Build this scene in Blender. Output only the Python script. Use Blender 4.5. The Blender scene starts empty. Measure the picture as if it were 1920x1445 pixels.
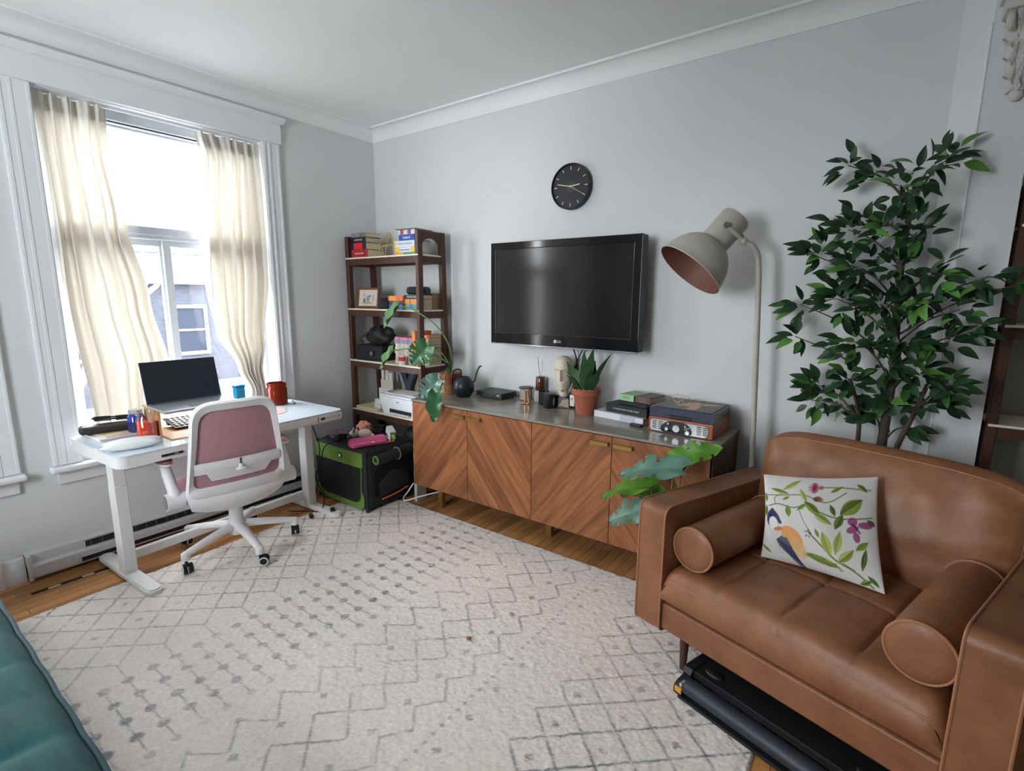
import bpy, bmesh, math, random
import numpy as np
from mathutils import Vector, Matrix
random.seed(7)
RNG = np.random.default_rng(7)
S = bpy.context.scene
C = S.collection
PI = math.pi
R = math.radians

# ---------------------------------------------------------------- camera
cam_data = bpy.data.cameras.new('camera')
cam = bpy.data.objects.new('camera', cam_data)
C.objects.link(cam)
YAW, PITCH, ROLL = R(36.0), R(9.9), R(0.35)
fw = Vector((-math.sin(YAW) * math.cos(PITCH), math.cos(YAW) * math.cos(PITCH), -math.sin(PITCH)))
rt = Vector((math.cos(YAW), math.sin(YAW), 0))
up = rt.cross(fw)
rt2 = rt * math.cos(ROLL) + up * math.sin(ROLL)
up2 = up * math.cos(ROLL) - rt * math.sin(ROLL)
cam.matrix_world = Matrix(((rt2.x, up2.x, -fw.x, 0), (rt2.y, up2.y, -fw.y, 0), (rt2.z, up2.z, -fw.z, 1.5), (0, 0, 0, 1)))
cam_data.sensor_width = 36
cam_data.lens = 955 / 1920 * 36
cam_data.clip_start = 0.02
S.camera = cam

# ---------------------------------------------------------------- sky, exposure
world = bpy.data.worlds.new('overcast_sky')
S.world = world
world.use_nodes = True
wb = world.node_tree.nodes['Background']
wb.inputs[0].default_value = (0.95, 0.975, 1.0, 1)
wb.inputs[1].default_value = 20.0
S.view_settings.view_transform = 'Standard'
S.view_settings.look = 'None'
S.view_settings.gamma = 1
S.view_settings.use_curve_mapping = False
S.view_settings.exposure = 0.58
S.cycles.max_bounces = 8
S.cycles.diffuse_bounces = 6
S.cycles.transparent_max_bounces = 8
S.cycles.adaptive_threshold = .02
S.cycles.use_denoising = True
S.cycles.sample_clamp_indirect = 8
S.cycles.caustics_reflective = False
S.cycles.caustics_refractive = False


def portal(y0, y1, z0, z1, x, loc=None, rot=None):
    d = bpy.data.lights.new('window_portal', 'AREA')
    d.shape = 'RECTANGLE'
    d.size, d.size_y = z1 - z0, y1 - y0
    d.cycles.is_portal = True
    o = bpy.data.objects.new('window_portal', d)
    C.objects.link(o)
    o.location = (x, (y0 + y1) / 2, (z0 + z1) / 2)
    o.rotation_euler = (0, -PI / 2, 0)
    if loc:
        o.location, o.rotation_euler = loc, rot


portal(0.80, 1.965, 0.62, 2.52, -3.72)
portal(-0.75, 0.42, 0.62, 2.52, -3.72)
portal(.85, 2.45, -2.3, -1.3, 0, (-1.8, -1.97, 1.65), (PI / 2, 0, 0))  # sampling portal of the added rear fill window

# ---------------------------------------------------------------- materials
def lin(c):
    return tuple(((x / 255) / 12.92 if x / 255 <= .04045 else ((x / 255 + .055) / 1.055) ** 2.4) for x in c) + (1,)


MATS = {}


def mat(name, col, rough=.5, metal=0, var=0, vscale=8, bump=0, bscale=120, spec=.5, coat=0, sheen=0, trans=0, ior=1.45, objvar=0, col2=None, stretch=None, emis=0, vrot=None):
    """Principled material; colour varied by stretched object-space noise, optional per-object variation and fine bump."""
    if name in MATS:
        return MATS[name]
    m = bpy.data.materials.new(name)
    m.use_nodes = True
    nt = m.node_tree
    b = nt.nodes['Principled BSDF']
    c = lin(col)
    b.inputs['Base Color'].default_value = c
    b.inputs['Roughness'].default_value = rough
    b.inputs['Metallic'].default_value = metal
    b.inputs['Specular IOR Level'].default_value = spec
    b.inputs['Coat Weight'].default_value = coat
    b.inputs['Sheen Weight'].default_value = sheen
    b.inputs['Transmission Weight'].default_value = trans
    b.inputs['IOR'].default_value = ior
    if emis:
        b.inputs['Emission Color'].default_value = c
        b.inputs['Emission Strength'].default_value = emis
    tc = nt.nodes.new('ShaderNodeTexCoord')
    mp = nt.nodes.new('ShaderNodeMapping')
    nt.links.new(tc.outputs['Object'], mp.inputs[0])
    if stretch:
        mp.inputs['Scale'].default_value = stretch
    if vrot:
        mp.inputs['Rotation'].default_value = vrot
    src = None
    if var:
        n = nt.nodes.new('ShaderNodeTexNoise')
        n.inputs['Scale'].default_value = vscale
        n.inputs['Detail'].default_value = 6
        n.inputs['Roughness'].default_value = .6
        nt.links.new(mp.outputs[0], n.inputs['Vector'])
        ramp = nt.nodes.new('ShaderNodeValToRGB')
        c2 = lin(col2) if col2 else tuple(x * (1 - var) for x in c[:3]) + (1,)
        c1 = c if col2 else tuple(min(1, x * (1 + var)) for x in c[:3]) + (1,)
        ramp.color_ramp.elements[0].position = .3
        ramp.color_ramp.elements[1].position = .7
        ramp.color_ramp.elements[0].color = c2
        ramp.color_ramp.elements[1].color = c1
        nt.links.new(n.outputs['Fac'], ramp.inputs[0])
        src = ramp.outputs[0]
        if objvar:
            off = nt.nodes.new('ShaderNodeObjectInfo')
            mul = nt.nodes.new('ShaderNodeVectorMath')
            mul.operation = 'MULTIPLY_ADD'
            mul.inputs[1].default_value = (37, 17, 53)
            nt.links.new(off.outputs['Random'], mul.inputs[0])
            nt.links.new(tc.outputs['Object'], mul.inputs[2])
            nt.links.new(mul.outputs[0], mp.inputs[0])
    if objvar:
        oi = nt.nodes.new('ShaderNodeObjectInfo')
        hsv = nt.nodes.new('ShaderNodeHueSaturation')
        mr = nt.nodes.new('ShaderNodeMapRange')
        mr.inputs['To Min'].default_value = 1 - objvar
        mr.inputs['To Max'].default_value = 1 + objvar
        nt.links.new(oi.outputs['Random'], mr.inputs['Value'])
        nt.links.new(mr.outputs[0], hsv.inputs['Value'])
        if src:
            nt.links.new(src, hsv.inputs['Color'])
        else:
            hsv.inputs['Color'].default_value = c
        src = hsv.outputs[0]
    if src:
        nt.links.new(src, b.inputs['Base Color'])
    if bump:
        n2 = nt.nodes.new('ShaderNodeTexNoise')
        n2.inputs['Scale'].default_value = bscale
        n2.inputs['Detail'].default_value = 3
        nt.links.new(mp.outputs[0] if stretch else tc.outputs['Object'], n2.inputs['Vector'])
        bp = nt.nodes.new('ShaderNodeBump')
        bp.inputs['Strength'].default_value = bump
        bp.inputs['Distance'].default_value = .003
        nt.links.new(n2.outputs['Fac'], bp.inputs['Height'])
        nt.links.new(bp.outputs[0], b.inputs['Normal'])
    MATS[name] = m
    return m


def attr_mat(name, rough=.8, bump=0, bscale=300, sheen=0, spec=.3):
    m = mat(name, (255, 255, 255), rough=rough, bump=bump, bscale=bscale, sheen=sheen, spec=spec)
    nt = m.node_tree
    a = nt.nodes.new('ShaderNodeAttribute')
    a.attribute_name = 'Col'
    nt.links.new(a.outputs['Color'], nt.nodes['Principled BSDF'].inputs['Base Color'])
    return m


def cloth_mat(name, col, back):
    m = bpy.data.materials.new(name)
    m.use_nodes = True
    nt = m.node_tree
    nt.nodes.remove(nt.nodes['Principled BSDF'])
    out = nt.nodes['Material Output']
    d = nt.nodes.new('ShaderNodeBsdfDiffuse')
    t = nt.nodes.new('ShaderNodeBsdfTranslucent')
    mx = nt.nodes.new('ShaderNodeMixShader')
    d.inputs[0].default_value = lin(col)
    t.inputs[0].default_value = lin(back)
    mx.inputs[0].default_value = .15
    nt.links.new(d.outputs[0], mx.inputs[1])
    nt.links.new(t.outputs[0], mx.inputs[2])
    nt.links.new(mx.outputs[0], out.inputs[0])
    return m


def clear_mat(name, tint, gloss=.06, rough=.02):
    """thin clear pane: transparent with a faint reflection"""
    m = bpy.data.materials.new(name)
    m.use_nodes = True
    nt = m.node_tree
    nt.nodes.remove(nt.nodes['Principled BSDF'])
    out = nt.nodes['Material Output']
    t = nt.nodes.new('ShaderNodeBsdfTransparent')
    g = nt.nodes.new('ShaderNodeBsdfGlossy')
    t.inputs[0].default_value = tint
    g.inputs['Roughness'].default_value = rough
    fr = nt.nodes.new('ShaderNodeLayerWeight')
    pw = nt.nodes.new('ShaderNodeMath')
    pw.operation = 'POWER'
    pw.inputs[1].default_value = 4
    nt.links.new(fr.outputs['Facing'], pw.inputs[0])
    ad = nt.nodes.new('ShaderNodeMath')
    ad.operation = 'MULTIPLY_ADD'
    ad.inputs[1].default_value = .5
    ad.inputs[2].default_value = gloss * .6
    ad.use_clamp = True
    mx = nt.nodes.new('ShaderNodeMixShader')
    nt.links.new(pw.outputs[0], ad.inputs[0])
    nt.links.new(ad.outputs[0], mx.inputs[0])
    nt.links.new(t.outputs[0], mx.inputs[1])
    nt.links.new(g.outputs[0], mx.inputs[2])
    nt.links.new(mx.outputs[0], out.inputs[0])
    return m


# ---------------------------------------------------------------- mesh builder
class G:
    def __init__(s):
        s.v, s.f = [], []
        s.wn = False

    def add(s, vs, fs, M=None):
        n = len(s.v)
        s.v += [tuple(M @ Vector(p)) if M else tuple(p) for p in vs]
        s.f += [tuple(i + n for i in q) for q in fs]
        return s

    def addbm(s, bm, M=None):
        bm.verts.index_update()
        s.add([v.co.copy() for v in bm.verts], [[v.index for v in f.verts] for f in bm.faces], M)
        bm.free()
        return s

    def box(s, c, d, rz=0, bev=0, seg=2, M=None):
        bm = bmesh.new()
        bmesh.ops.create_cube(bm, size=1)
        bmesh.ops.scale(bm, vec=d, verts=bm.verts)
        if bev:
            s.wn = True
            bmesh.ops.bevel(bm, geom=bm.edges[:], offset=min(bev, min(d) * .49), segments=seg, profile=.5, affect='EDGES')
        T = Matrix.Translation(c) @ Matrix.Rotation(rz, 4, 'Z')
        return s.addbm(bm, M @ T if M else T)

    def b6(s, x0, x1, y0, y1, z0, z1, bev=0, seg=2, M=None):
        return s.box(((x0 + x1) / 2, (y0 + y1) / 2, (z0 + z1) / 2), (x1 - x0, y1 - y0, z1 - z0), 0, bev, seg, M)

    def tube(s, pts, r, n=10, caps=True, closed=False, flat=1.0):
        pts = [Vector(p) for p in pts]
        k = len(pts)
        rs = r if hasattr(r, '__len__') else [r] * k
        vs, fs = [], []
        prev = None
        for i, p in enumerate(pts):
            a = pts[(i - 1) % k] if (closed or i > 0) else p
            b = pts[(i + 1) % k] if (closed or i < k - 1) else p
            t = (b - a)
            if t.length < 1e-9:
                t = Vector((0, 0, 1))
            t.normalize()
            if prev is None:
                u = t.orthogonal().normalized()
            else:
                u = prev - t * prev.dot(t)
                u = u.normalized() if u.length > 1e-6 else t.orthogonal().normalized()
            w = t.cross(u)
            prev = u
            for j in range(n):
                an = 2 * PI * j / n
                vs.append(p + (u * math.cos(an) + w * math.sin(an) * flat) * rs[i])
        m = k if closed else k - 1
        for i in range(m):
            i2 = (i + 1) % k
            for j in range(n):
                j2 = (j + 1) % n
                fs.append((i * n + j, i * n + j2, i2 * n + j2, i2 * n + j))
        if caps and not closed:
            fs.append(tuple(range(n - 1, -1, -1)))
            fs.append(tuple((k - 1) * n + j for j in range(n)))
        return s.add(vs, fs)

    def cyl(s, p0, p1, r0, r1=None, n=20):
        return s.tube([p0, p1], [r0, r0 if r1 is None else r1], n)

    def lathe(s, prof, c=(0, 0, 0), n=32, M=None, caps=True):
        vs, fs = [], []
        for (r, z) in prof:
            for j in range(n):
                a = 2 * PI * j / n
                vs.append((c[0] + r * math.cos(a), c[1] + r * math.sin(a), c[2] + z))
        for i in range(len(prof) - 1):
            for j in range(n):
                j2 = (j + 1) % n
                fs.append((i * n + j, i * n + j2, (i + 1) * n + j2, (i + 1) * n + j))
        if caps:
            if prof[0][0] > 1e-6:
                fs.append(tuple(range(n - 1, -1, -1)))
            if prof[-1][0] > 1e-6:
                fs.append(tuple((len(prof) - 1) * n + j for j in range(n)))
        return s.add(vs, fs, M)

    def prism(s, poly, d0, d1, M=None):
        """polygon in local XY extruded from z=d0 to z=d1"""
        n = len(poly)
        vs = [(x, y, d0) for x, y in poly] + [(x, y, d1) for x, y in poly]
        fs = [tuple(range(n - 1, -1, -1)), tuple(range(n, 2 * n))]
        fs += [(i, (i + 1) % n, n + (i + 1) % n, n + i) for i in range(n)]
        return s.add(vs, fs, M)

    def grid(s, fn, nu, nv, cu=False, cv=False):
        vs = [fn(i / (nu if cu else nu - 1), j / (nv if cv else nv - 1)) for i in range(nu) for j in range(nv)]
        fs = []
        for i in range(nu if cu else nu - 1):
            for j in range(nv if cv else nv - 1):
                i2, j2 = (i + 1) % nu, (j + 1) % nv
                fs.append((i * nv + j, i2 * nv + j, i2 * nv + j2, i * nv + j2))
        return s.add(vs, fs)

    def ell(s, c, r, n=16, m=10, M=None):
        prof = [(math.sin(PI * i / m), -math.cos(PI * i / m)) for i in range(m + 1)]
        g = G().lathe(prof, n=n, caps=False)
        T = Matrix.Translation(c) @ (M or Matrix()) @ Matrix.Diagonal((r[0], r[1], r[2], 1))
        return s.add(g.v, g.f, T)

    def mesh(s, name, smooth=40):
        me = bpy.data.meshes.new(name)
        me.from_pydata([tuple(p) for p in s.v], [], s.f)
        bm = bmesh.new()
        bm.from_mesh(me)
        bmesh.ops.remove_doubles(bm, verts=bm.verts, dist=1e-6)
        bmesh.ops.recalc_face_normals(bm, faces=bm.faces)
        bm.to_mesh(me)
        bm.free()
        if smooth:
            me.polygons.foreach_set('use_smooth', [True] * len(me.polygons))
            me.set_sharp_from_angle(angle=R(smooth))
        return me

    def obj(s, name, parent, material, smooth=40, loc=(0, 0, 0), rz=0, label=None, rot=None):
        o = link(name, s.mesh(name, smooth), parent, material, loc, rz, label, rot)
        if s.wn and smooth:
            md = o.modifiers.new('weighted_normals', 'WEIGHTED_NORMAL')
            md.keep_sharp = True
            md.weight = 100
        return o


def link(name, me, parent, material=None, loc=(0, 0, 0), rz=0, label=None, rot=None):
    o = bpy.data.objects.new(name, me)
    C.objects.link(o)
    if material and not me.materials:
        me.materials.append(material)
    o.parent = parent
    o.location = loc
    o.rotation_euler = rot or (0, 0, rz)
    if label:
        o['label'] = label
    return o


def tag(o, label, cat, group=None, kind=None):
    o['label'] = label
    o['category'] = cat
    if group:
        o['group'] = group
    if kind:
        o['kind'] = kind
    return o


def thing(name, label, cat, loc=(0, 0, 0), rz=0, group=None):
    o = bpy.data.objects.new(name, None)
    C.objects.link(o)
    o.empty_display_size = .05
    o.location = loc
    o.rotation_euler = (0, 0, rz)
    return tag(o, label, cat, group)


def structure(o, label=None):
    o['kind'] = 'structure'
    if label:
        o['label'] = label
    return o


def box(name, parent, material, x0, x1, y0, y1, z0, z1, bev=0, seg=2, label=None):
    return G().b6(x0, x1, y0, y1, z0, z1, bev, seg).obj(name, parent, material, label=label)


def text(s, name, parent, material, loc, rot, size, ext=.0004, align='LEFT'):
    cu = bpy.data.curves.new(name, 'FONT')
    cu.body = s
    cu.size = size
    cu.extrude = ext
    cu.resolution_u = 2
    cu.align_x = align
    cu.align_y = 'CENTER'
    tmp = bpy.data.objects.new('tmp_text', cu)
    me = bpy.data.meshes.new_from_object(tmp)
    bpy.data.objects.remove(tmp)
    bpy.data.curves.remove(cu)
    me.name = name
    me.materials.clear()
    return link(name, me, parent, material, loc, 0, None, rot)


def colorgrid(name, parent, fn_pos, img, material, smooth=True, loc=(0, 0, 0), rz=0, thick=None):
    """grid mesh whose vertices carry the colours of img (nv x nu x 3, linear)"""
    nv, nu = img.shape[:2]
    u = np.linspace(0, 1, nu)
    v = np.linspace(0, 1, nv)
    U, V = np.meshgrid(u, v)
    P = fn_pos(U, V).reshape(-1, 3)
    idx = np.arange(nu * nv).reshape(nv, nu)
    quads = np.stack([idx[:-1, :-1], idx[:-1, 1:], idx[1:, 1:], idx[1:, :-1]], -1).reshape(-1, 4)
    me = bpy.data.meshes.new(name)
    me.vertices.add(len(P))
    me.vertices.foreach_set('co', P.astype(np.float32).ravel())
    me.loops.add(quads.size)
    me.loops.foreach_set('vertex_index', quads.astype(np.int32).ravel())
    me.polygons.add(len(quads))
    me.polygons.foreach_set('loop_start', np.arange(0, quads.size, 4, dtype=np.int32))
    me.update(calc_edges=True)
    if smooth:
        me.polygons.foreach_set('use_smooth', np.ones(len(quads), bool))
    a = me.color_attributes.new('Col', 'FLOAT_COLOR', 'POINT')
    cols = np.concatenate([img.reshape(-1, 3), np.ones((nu * nv, 1))], 1)
    a.data.foreach_set('color', cols.astype(np.float32).ravel())
    me.validate()
    return link(name, me, parent, material, loc, rz)


class Paint:
    """tiny raster painter on a unit square used for printed surfaces (linear colour)"""
    def __init__(s, n, m, bg):
        s.img = np.tile(np.array(lin(bg)[:3]), (m, n, 1))
        s.U, s.V = np.meshgrid(np.linspace(0, 1, n), np.linspace(0, 1, m))
        s.px = 1 / n

    def mask(s, d, col, alpha=1):
        a = np.clip(d / (s.px * 1.2) + .5, 0, 1) * alpha
        s.img = s.img * (1 - a[..., None]) + np.array(lin(col)[:3]) * a[..., None]

    def ell(s, cx, cy, rx, ry, rot, col, alpha=1):
        c, q = math.cos(rot), math.sin(rot)
        x = (s.U - cx) * c + (s.V - cy) * q
        y = -(s.U - cx) * q + (s.V - cy) * c
        d = (1 - np.sqrt((x / rx) ** 2 + (y / ry) ** 2)) * min(rx, ry)
        s.mask(d, col, alpha)

    def line(s, pts, w, col, alpha=1):
        best = np.full(s.U.shape, 9.)
        for (x0, y0), (x1, y1) in zip(pts[:-1], pts[1:]):
            dx, dy = x1 - x0, y1 - y0
            t = np.clip(((s.U - x0) * dx + (s.V - y0) * dy) / (dx * dx + dy * dy + 1e-12), 0, 1)
            best = np.minimum(best, np.hypot(s.U - x0 - t * dx, s.V - y0 - t * dy))
        s.mask(w - best, col, alpha)

    def leaf(s, x0, y0, x1, y1, w, col, col2=None, alpha=1):
        L = math.hypot(x1 - x0, y1 - y0)
        c, q = (x1 - x0) / L, (y1 - y0) / L
        x = ((s.U - x0) * c + (s.V - y0) * q) / L
        y = -(s.U - x0) * q + (s.V - y0) * c
        hw = w * np.sin(PI * np.clip(x, 0, 1)) ** .8
        d = np.where((x > 0) & (x < 1), hw - np.abs(y), -1)
        s.mask(d, col, alpha)
        if col2:
            s.mask(np.where((x > 0) & (x < 1) & (y > 0), hw * .75 - np.abs(y), -1), col2, .7 * alpha)
            s.line([(x0, y0), (x1, y1)], .0035, col2, alpha)

    def rect(s, x0, x1, y0, y1, col, alpha=1):
        s.mask(np.minimum(np.minimum(s.U - x0, x1 - s.U), np.minimum(s.V - y0, y1 - s.V)), col, alpha)

    def poly(s, pts, col, alpha=1):
        ins = np.zeros(s.U.shape, bool)
        j = len(pts) - 1
        for i in range(len(pts)):
            xi, yi = pts[i]
            xj, yj = pts[j]
            cond = ((yi > s.V) != (yj > s.V)) & (s.U < (xj - xi) * (s.V - yi) / (yj - yi + 1e-12) + xi)
            ins ^= cond
            j = i
        s.mask(np.where(ins, 1., -1.), col, alpha)


def smoothpath(pts, n=8):
    """Catmull-Rom through 3-D points"""
    P = [Vector(p) for p in pts]
    P = [P[0] * 2 - P[1]] + P + [P[-1] * 2 - P[-2]]
    out = []
    for i in range(1, len(P) - 2):
        a, b, c, d = P[i - 1:i + 3]
        for k in range(n):
            t = k / n
            out.append(.5 * ((2 * b) + (c - a) * t + (2 * a - 5 * b + 4 * c - d) * t * t + (3 * b - a - 3 * c + d) * t ** 3))
    out.append(P[-2])
    return out
# ================================================================ setting
XL, YB, ZC = -3.54, 2.92, 2.815
XR, YF = 2.6, -1.9
M_wall = mat('painted_plaster', (212, 214, 214), rough=.75, var=.03, vscale=1.5, bump=.06, bscale=160, spec=.25)
M_ceil = mat('ceiling_paint', (232, 234, 233), rough=.85, var=.02, vscale=1.2, spec=.2)
M_trim = mat('gloss_trim_paint', (224, 225, 227), rough=.4, var=.02, vscale=5, spec=.4)
M_under = mat('subfloor', (70, 44, 26), rough=.8)
M_plank = mat('oak_plank', (196, 142, 88), rough=.32, var=.3, col2=(164, 110, 64), vscale=6, stretch=(9, .7, 3), objvar=.28, bump=.08, bscale=40, spec=.45)
M_rem = mat('white_upvc', (206, 210, 214), rough=.35, spec=.4)
M_alu = mat('grey_sash_frame', (188, 193, 200), rough=.4)
M_glass = clear_mat('window_glass', (.96, .97, .98, 1))

floor = G().b6(XL, XR, YF, 3.2, -.10, -.015).obj('floor', None, M_under)
structure(floor, 'honey coloured narrow hardwood strip floor')
PW = .0575


def plank_run(x, y0, y1, nmin, nmax):
    y = y0
    while y < y1 - 1e-6:
        L = random.uniform(nmin, nmax)
        e = min(y + L, y1)
        if y1 - e < .18:
            e = y1
        me = G().b6(-PW / 2 + .0006, PW / 2 - .0006, 0, e - y - .0012, -.02, 0, .0012, 1).mesh('plank')
        link('plank', me, floor, M_plank, (x, y, 0))
        y = e


x = XL + PW / 2
while x < .95:
    if x < -2.98:
        plank_run(x, -.3, YB, .7, 1.5)
    elif x < -.32:
        plank_run(x, 2.28, YB, .35, .8)
    else:
        plank_run(x, .75, YB if x < .345 else 3.19, .7, 1.5)
    x += PW

# worn, splintered strip beside the heater
G().b6(-3.365, -3.335, .48, .80, -.001, .0006).obj('worn_gap', floor, mat('dark_gap', (46, 32, 22), rough=.9, var=.3, vscale=20))
for a in (.545, .685):
    G().b6(-3.358, -3.338, a, a + .05, .0, .0016, .0006, 1).obj('splinter', floor, mat('pale_splinter', (206, 178, 128), rough=.8))
ceiling = G().b6(XL - .22, XR, YF, 3.3, ZC, ZC + .1).obj('ceiling', None, M_ceil)
structure(ceiling)
WINS = [(.80, 1.965), (-.75, .42)]
WZ0, WZ1 = .62, 2.52
g = G()
g.b6(XL - .22, XL, YF, YB + .1, -.05, WZ0)
g.b6(XL - .22, XL, YF, YB + .1, WZ1, ZC + .02)
for a, b in ((YF, -.75), (.42, .80), (1.965, YB + .1)):
    g.b6(XL - .22, XL, a, b, WZ0, WZ1)
structure(g.obj('wall_left', None, M_wall))
structure(G().b6(XL, .372, YB, 3.3, -.05, ZC + .02).obj('wall_back', None, M_wall))
structure(G().b6(.372, XR, 3.2, 3.3, -.05, ZC + .02).obj('wall_alcove', None, mat('alcove_shade_tone', (176, 174, 170), rough=.75, var=.03, vscale=2)))  # set back and coloured darker to put the dim room's shade into it
structure(G().b6(XR, XR + .1, YF, 3.3, -.05, ZC + .1).obj('wall_right', None, M_wall))
REAR = [(-2.3, -1.3)]  # added opening out of view, lets in fill light
RZ0, RZ1 = .85, 2.45
g = G()
g.b6(XL - .22, XR + .1, YF - .1, YF, -.05, RZ0).b6(XL - .22, XR + .1, YF - .1, YF, RZ1, ZC + .1)
for a, b in ((XL - .22, -2.3), (-1.3, XR + .1)):
    g.b6(a, b, YF - .1, YF, RZ0, RZ1)
structure(g.obj('wall_rear', None, M_wall))
for i, (a, b) in enumerate(REAR):
    g = G()
    for k in range(3):
        q = a + (b - a - .05) * k / 2
        g.b6(q, q + .05, YF - .08, YF - .03, RZ0, RZ1)
    g.b6(a, b, YF - .08, YF - .03, RZ0, RZ0 + .05).b6(a, b, YF - .08, YF - .03, RZ1 - .05, RZ1)
    w = structure(g.obj('window_%d' % (3 + i), None, M_trim), 'added unseen rear window letting in fill light')
    G().b6(a + .05, b - .05, YF - .058, YF - .052, RZ0 + .05, RZ1 - .05).obj('pane', w, M_glass)

# coved cornice: quarter round hollow with a bead on the ceiling side and a fillet on the wall side
def cove_profile(r=.085):
    p = [(0, -r - .006), (.006, -r - .006), (.006, -r)]
    for i in range(9):
        a = PI / 2 * i / 8
        p.append((r - (r - .006) * math.cos(a), -r + (r - .006) * math.sin(a) ))
    p += [(r + .002, -.006), (r + .004, -.012), (r + .012, -.012), (r + .016, -.004), (r + .016, 0), (0, 0)]
    return p


def extrude_profile(prof, p0, p1, out):
    p0, p1, out = Vector(p0), Vector(p1), Vector(out)
    g = G()
    n = len(prof)
    vs = [p0 + out * a + Vector((0, 0, b)) for a, b in prof] + [p1 + out * a + Vector((0, 0, b)) for a, b in prof]
    fs = [(i, (i + 1) % n, n + (i + 1) % n, n + i) for i in range(n)] + [tuple(range(n)), tuple(range(2 * n - 1, n - 1, -1))]
    return g.add(vs, fs)


structure(extrude_profile(cove_profile(), (XL, YF, ZC), (XL, YB, ZC), (1, 0, 0)).obj('trim_1', None, M_ceil), 'coved plaster cornice above the windows')
structure(extrude_profile(cove_profile(), (XL, YB, ZC), (.13, YB, ZC), (0, -1, 0)).obj('trim_2', None, M_ceil), 'coved plaster cornice above the television wall')

# window header board with cap running over both windows
hd = G().b6(XL, XL + .028, -.98, 2.10, 2.525, 2.665, .003, 1).obj('trim_3', None, M_trim)
structure(hd, 'wide painted header board over the windows')
G().add(*(lambda e: (e.v, e.f))(extrude_profile([(0, 0), (.034, 0), (.04, .012), (.058, .022), (.062, .036), (0, .036)], (XL, -1.0, 2.655), (XL, 2.12, 2.655), (1, 0, 0)))).obj('header_cap', hd, M_trim)

# side casings: flat board with raised beads
ci = 4
for a, b in ((1.965, 2.085), (.672, .80), (.42, .545), (-.875, -.75)):
    c = structure(G().b6(XL, XL + .018, a, b, .585, 2.525, .002, 1).obj('trim_%d' % ci, None, M_trim), 'painted window casing board')
    bd_h = .006 if ci == 4 else .0025
    for q in (a + .006, b - .018, (a + b) / 2 - .02):
        G().b6(XL + .016, XL + .018 + bd_h, q, q + .014, .59, 2.52, .002, 2).obj('casing_bead', c, M_trim)
    ci += 1
# stools and aprons
for a, b in ((.655, 2.10), (-.89, .56)):
    st = structure(G().b6(XL - .1, XL + .055, a, b, .548, .582, .012, 3).obj('trim_%d' % ci, None, M_trim), 'rounded window stool board')
    G().b6(XL, XL + .016, a + .03, b - .03, .48, .548, .003, 1).obj('apron', st, M_trim)
    ci += 1
# baseboards
def baseboard(name, p0, p1, out, h=.135):
    prof = [(0, 0), (.018, 0), (.018, h * .72), (.014, h * .76), (.014, h * .9), (.008, h), (0, h)]
    return structure(extrude_profile(prof, p0, p1, out).obj(name, None, M_trim))


baseboard('baseboard_left', (XL, YF, 0), (XL, .5, 0), (1, 0, 0))
baseboard('baseboard_back', (XL, YB, 0), (.13, YB, 0), (0, -1, 0))
structure(G().b6(XL, XL + .035, .36, .415, 0, .15, .003, 1).obj('trim_30', None, M_trim), 'plinth block of the baseboard')

# window units
def window(idx, y0, y1):
    xw = XL - .17
    yc = (y0 + y1) / 2
    g = G()
    t = .045
    g.b6(xw - .04, xw + .05, y0, y0 + t, WZ0, WZ1)
    g.b6(xw - .04, xw + .05, y1 - t, y1, WZ0, WZ1)
    g.b6(xw - .04, xw + .05, y0 + t, y1 - t, WZ1 - .055, WZ1)
    g.b6(xw - .04, xw + .055, y0 + t, y1 - t, WZ0, WZ0 + .05)
    w = structure(g.obj('window_%d' % idx, None, M_rem, smooth=30), 'tall painted window with fixed upper light and sliding lower sashes')
    G().b6(xw - .03, xw + .045, y0 + t, y1 - t, 1.83, 1.905, .004, 1).obj('transom', w, M_alu)
    G().b6(xw - .02, xw + .06, y0 + t, y1 - t, 1.853, 1.859).obj('transom_groove', w, M_rem)
    # upper light head stop boards
    for k in range(2):
        G().b6(xw + .0 + .02 * k, xw + .04 + .02 * k, y0 + t, y1 - t, WZ1 - .085 + .03 * k, WZ1 - .07 + .03 * k, .003, 1).obj('head_stop', w, M_rem)
    G().b6(xw - .003, xw + .003, y0 + t, y1 - t, 1.905, WZ1 - .055).obj('pane', w, M_glass)
    # two sliding sashes (one behind the other)
    for k, (a, b, xx, m) in enumerate(((y0 + t, yc + .01, xw - .012, M_rem), (yc - .02, y1 - t, xw + .018, M_alu))):
        s_ = .042
        gs = G()
        gs.b6(xx - .012, xx + .012, a, a + s_, WZ0 + .05, 1.83)
        gs.b6(xx - .012, xx + .012, b - s_, b, WZ0 + .05, 1.83)
        gs.b6(xx - .012, xx + .012, a + s_, b - s_, WZ0 + .05, WZ0 + .095)
        gs.b6(xx - .012, xx + .012, a + s_, b - s_, 1.795, 1.83)
        sh = gs.obj('sash', w, m, smooth=30)
        G().b6(xx - .002, xx + .002, a + s_, b - s_, WZ0 + .095, 1.795).obj('pane', sh, M_glass)
    G().b6(xw - .06, xw - .045, yc - .2, yc - .172, WZ0 + .05, 1.83).obj('storm_stile', w, M_rem)
    return w


window(1, *WINS[0])
window(2, *WINS[1])

# pilaster of the wide opening on the right with its bead trims, corbel and beam
M_pil = mat('pilaster_paint', (214, 215, 216), rough=.55, var=.02, vscale=3, spec=.3)
g = G()
g.prism([(.125, YB), (.215, YB - .075), (.372, YB - .075), (.372, YB)], 0, ZC)
pil = structure(g.obj('wall_pilaster', None, M_pil, smooth=0), 'painted pilaster with splayed edge at the wide opening')
for q in ((.212, YB - .074),):
    G().cyl((q[0], q[1], .14), (q[0], q[1], 2.55), .005, n=10).obj('bead', pil, M_trim)
beam = structure(G().b6(.225, .50, .9, YB - .002, 2.60, ZC).obj('wall_beam', None, M_pil), 'dropped beam over the wide opening')
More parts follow.
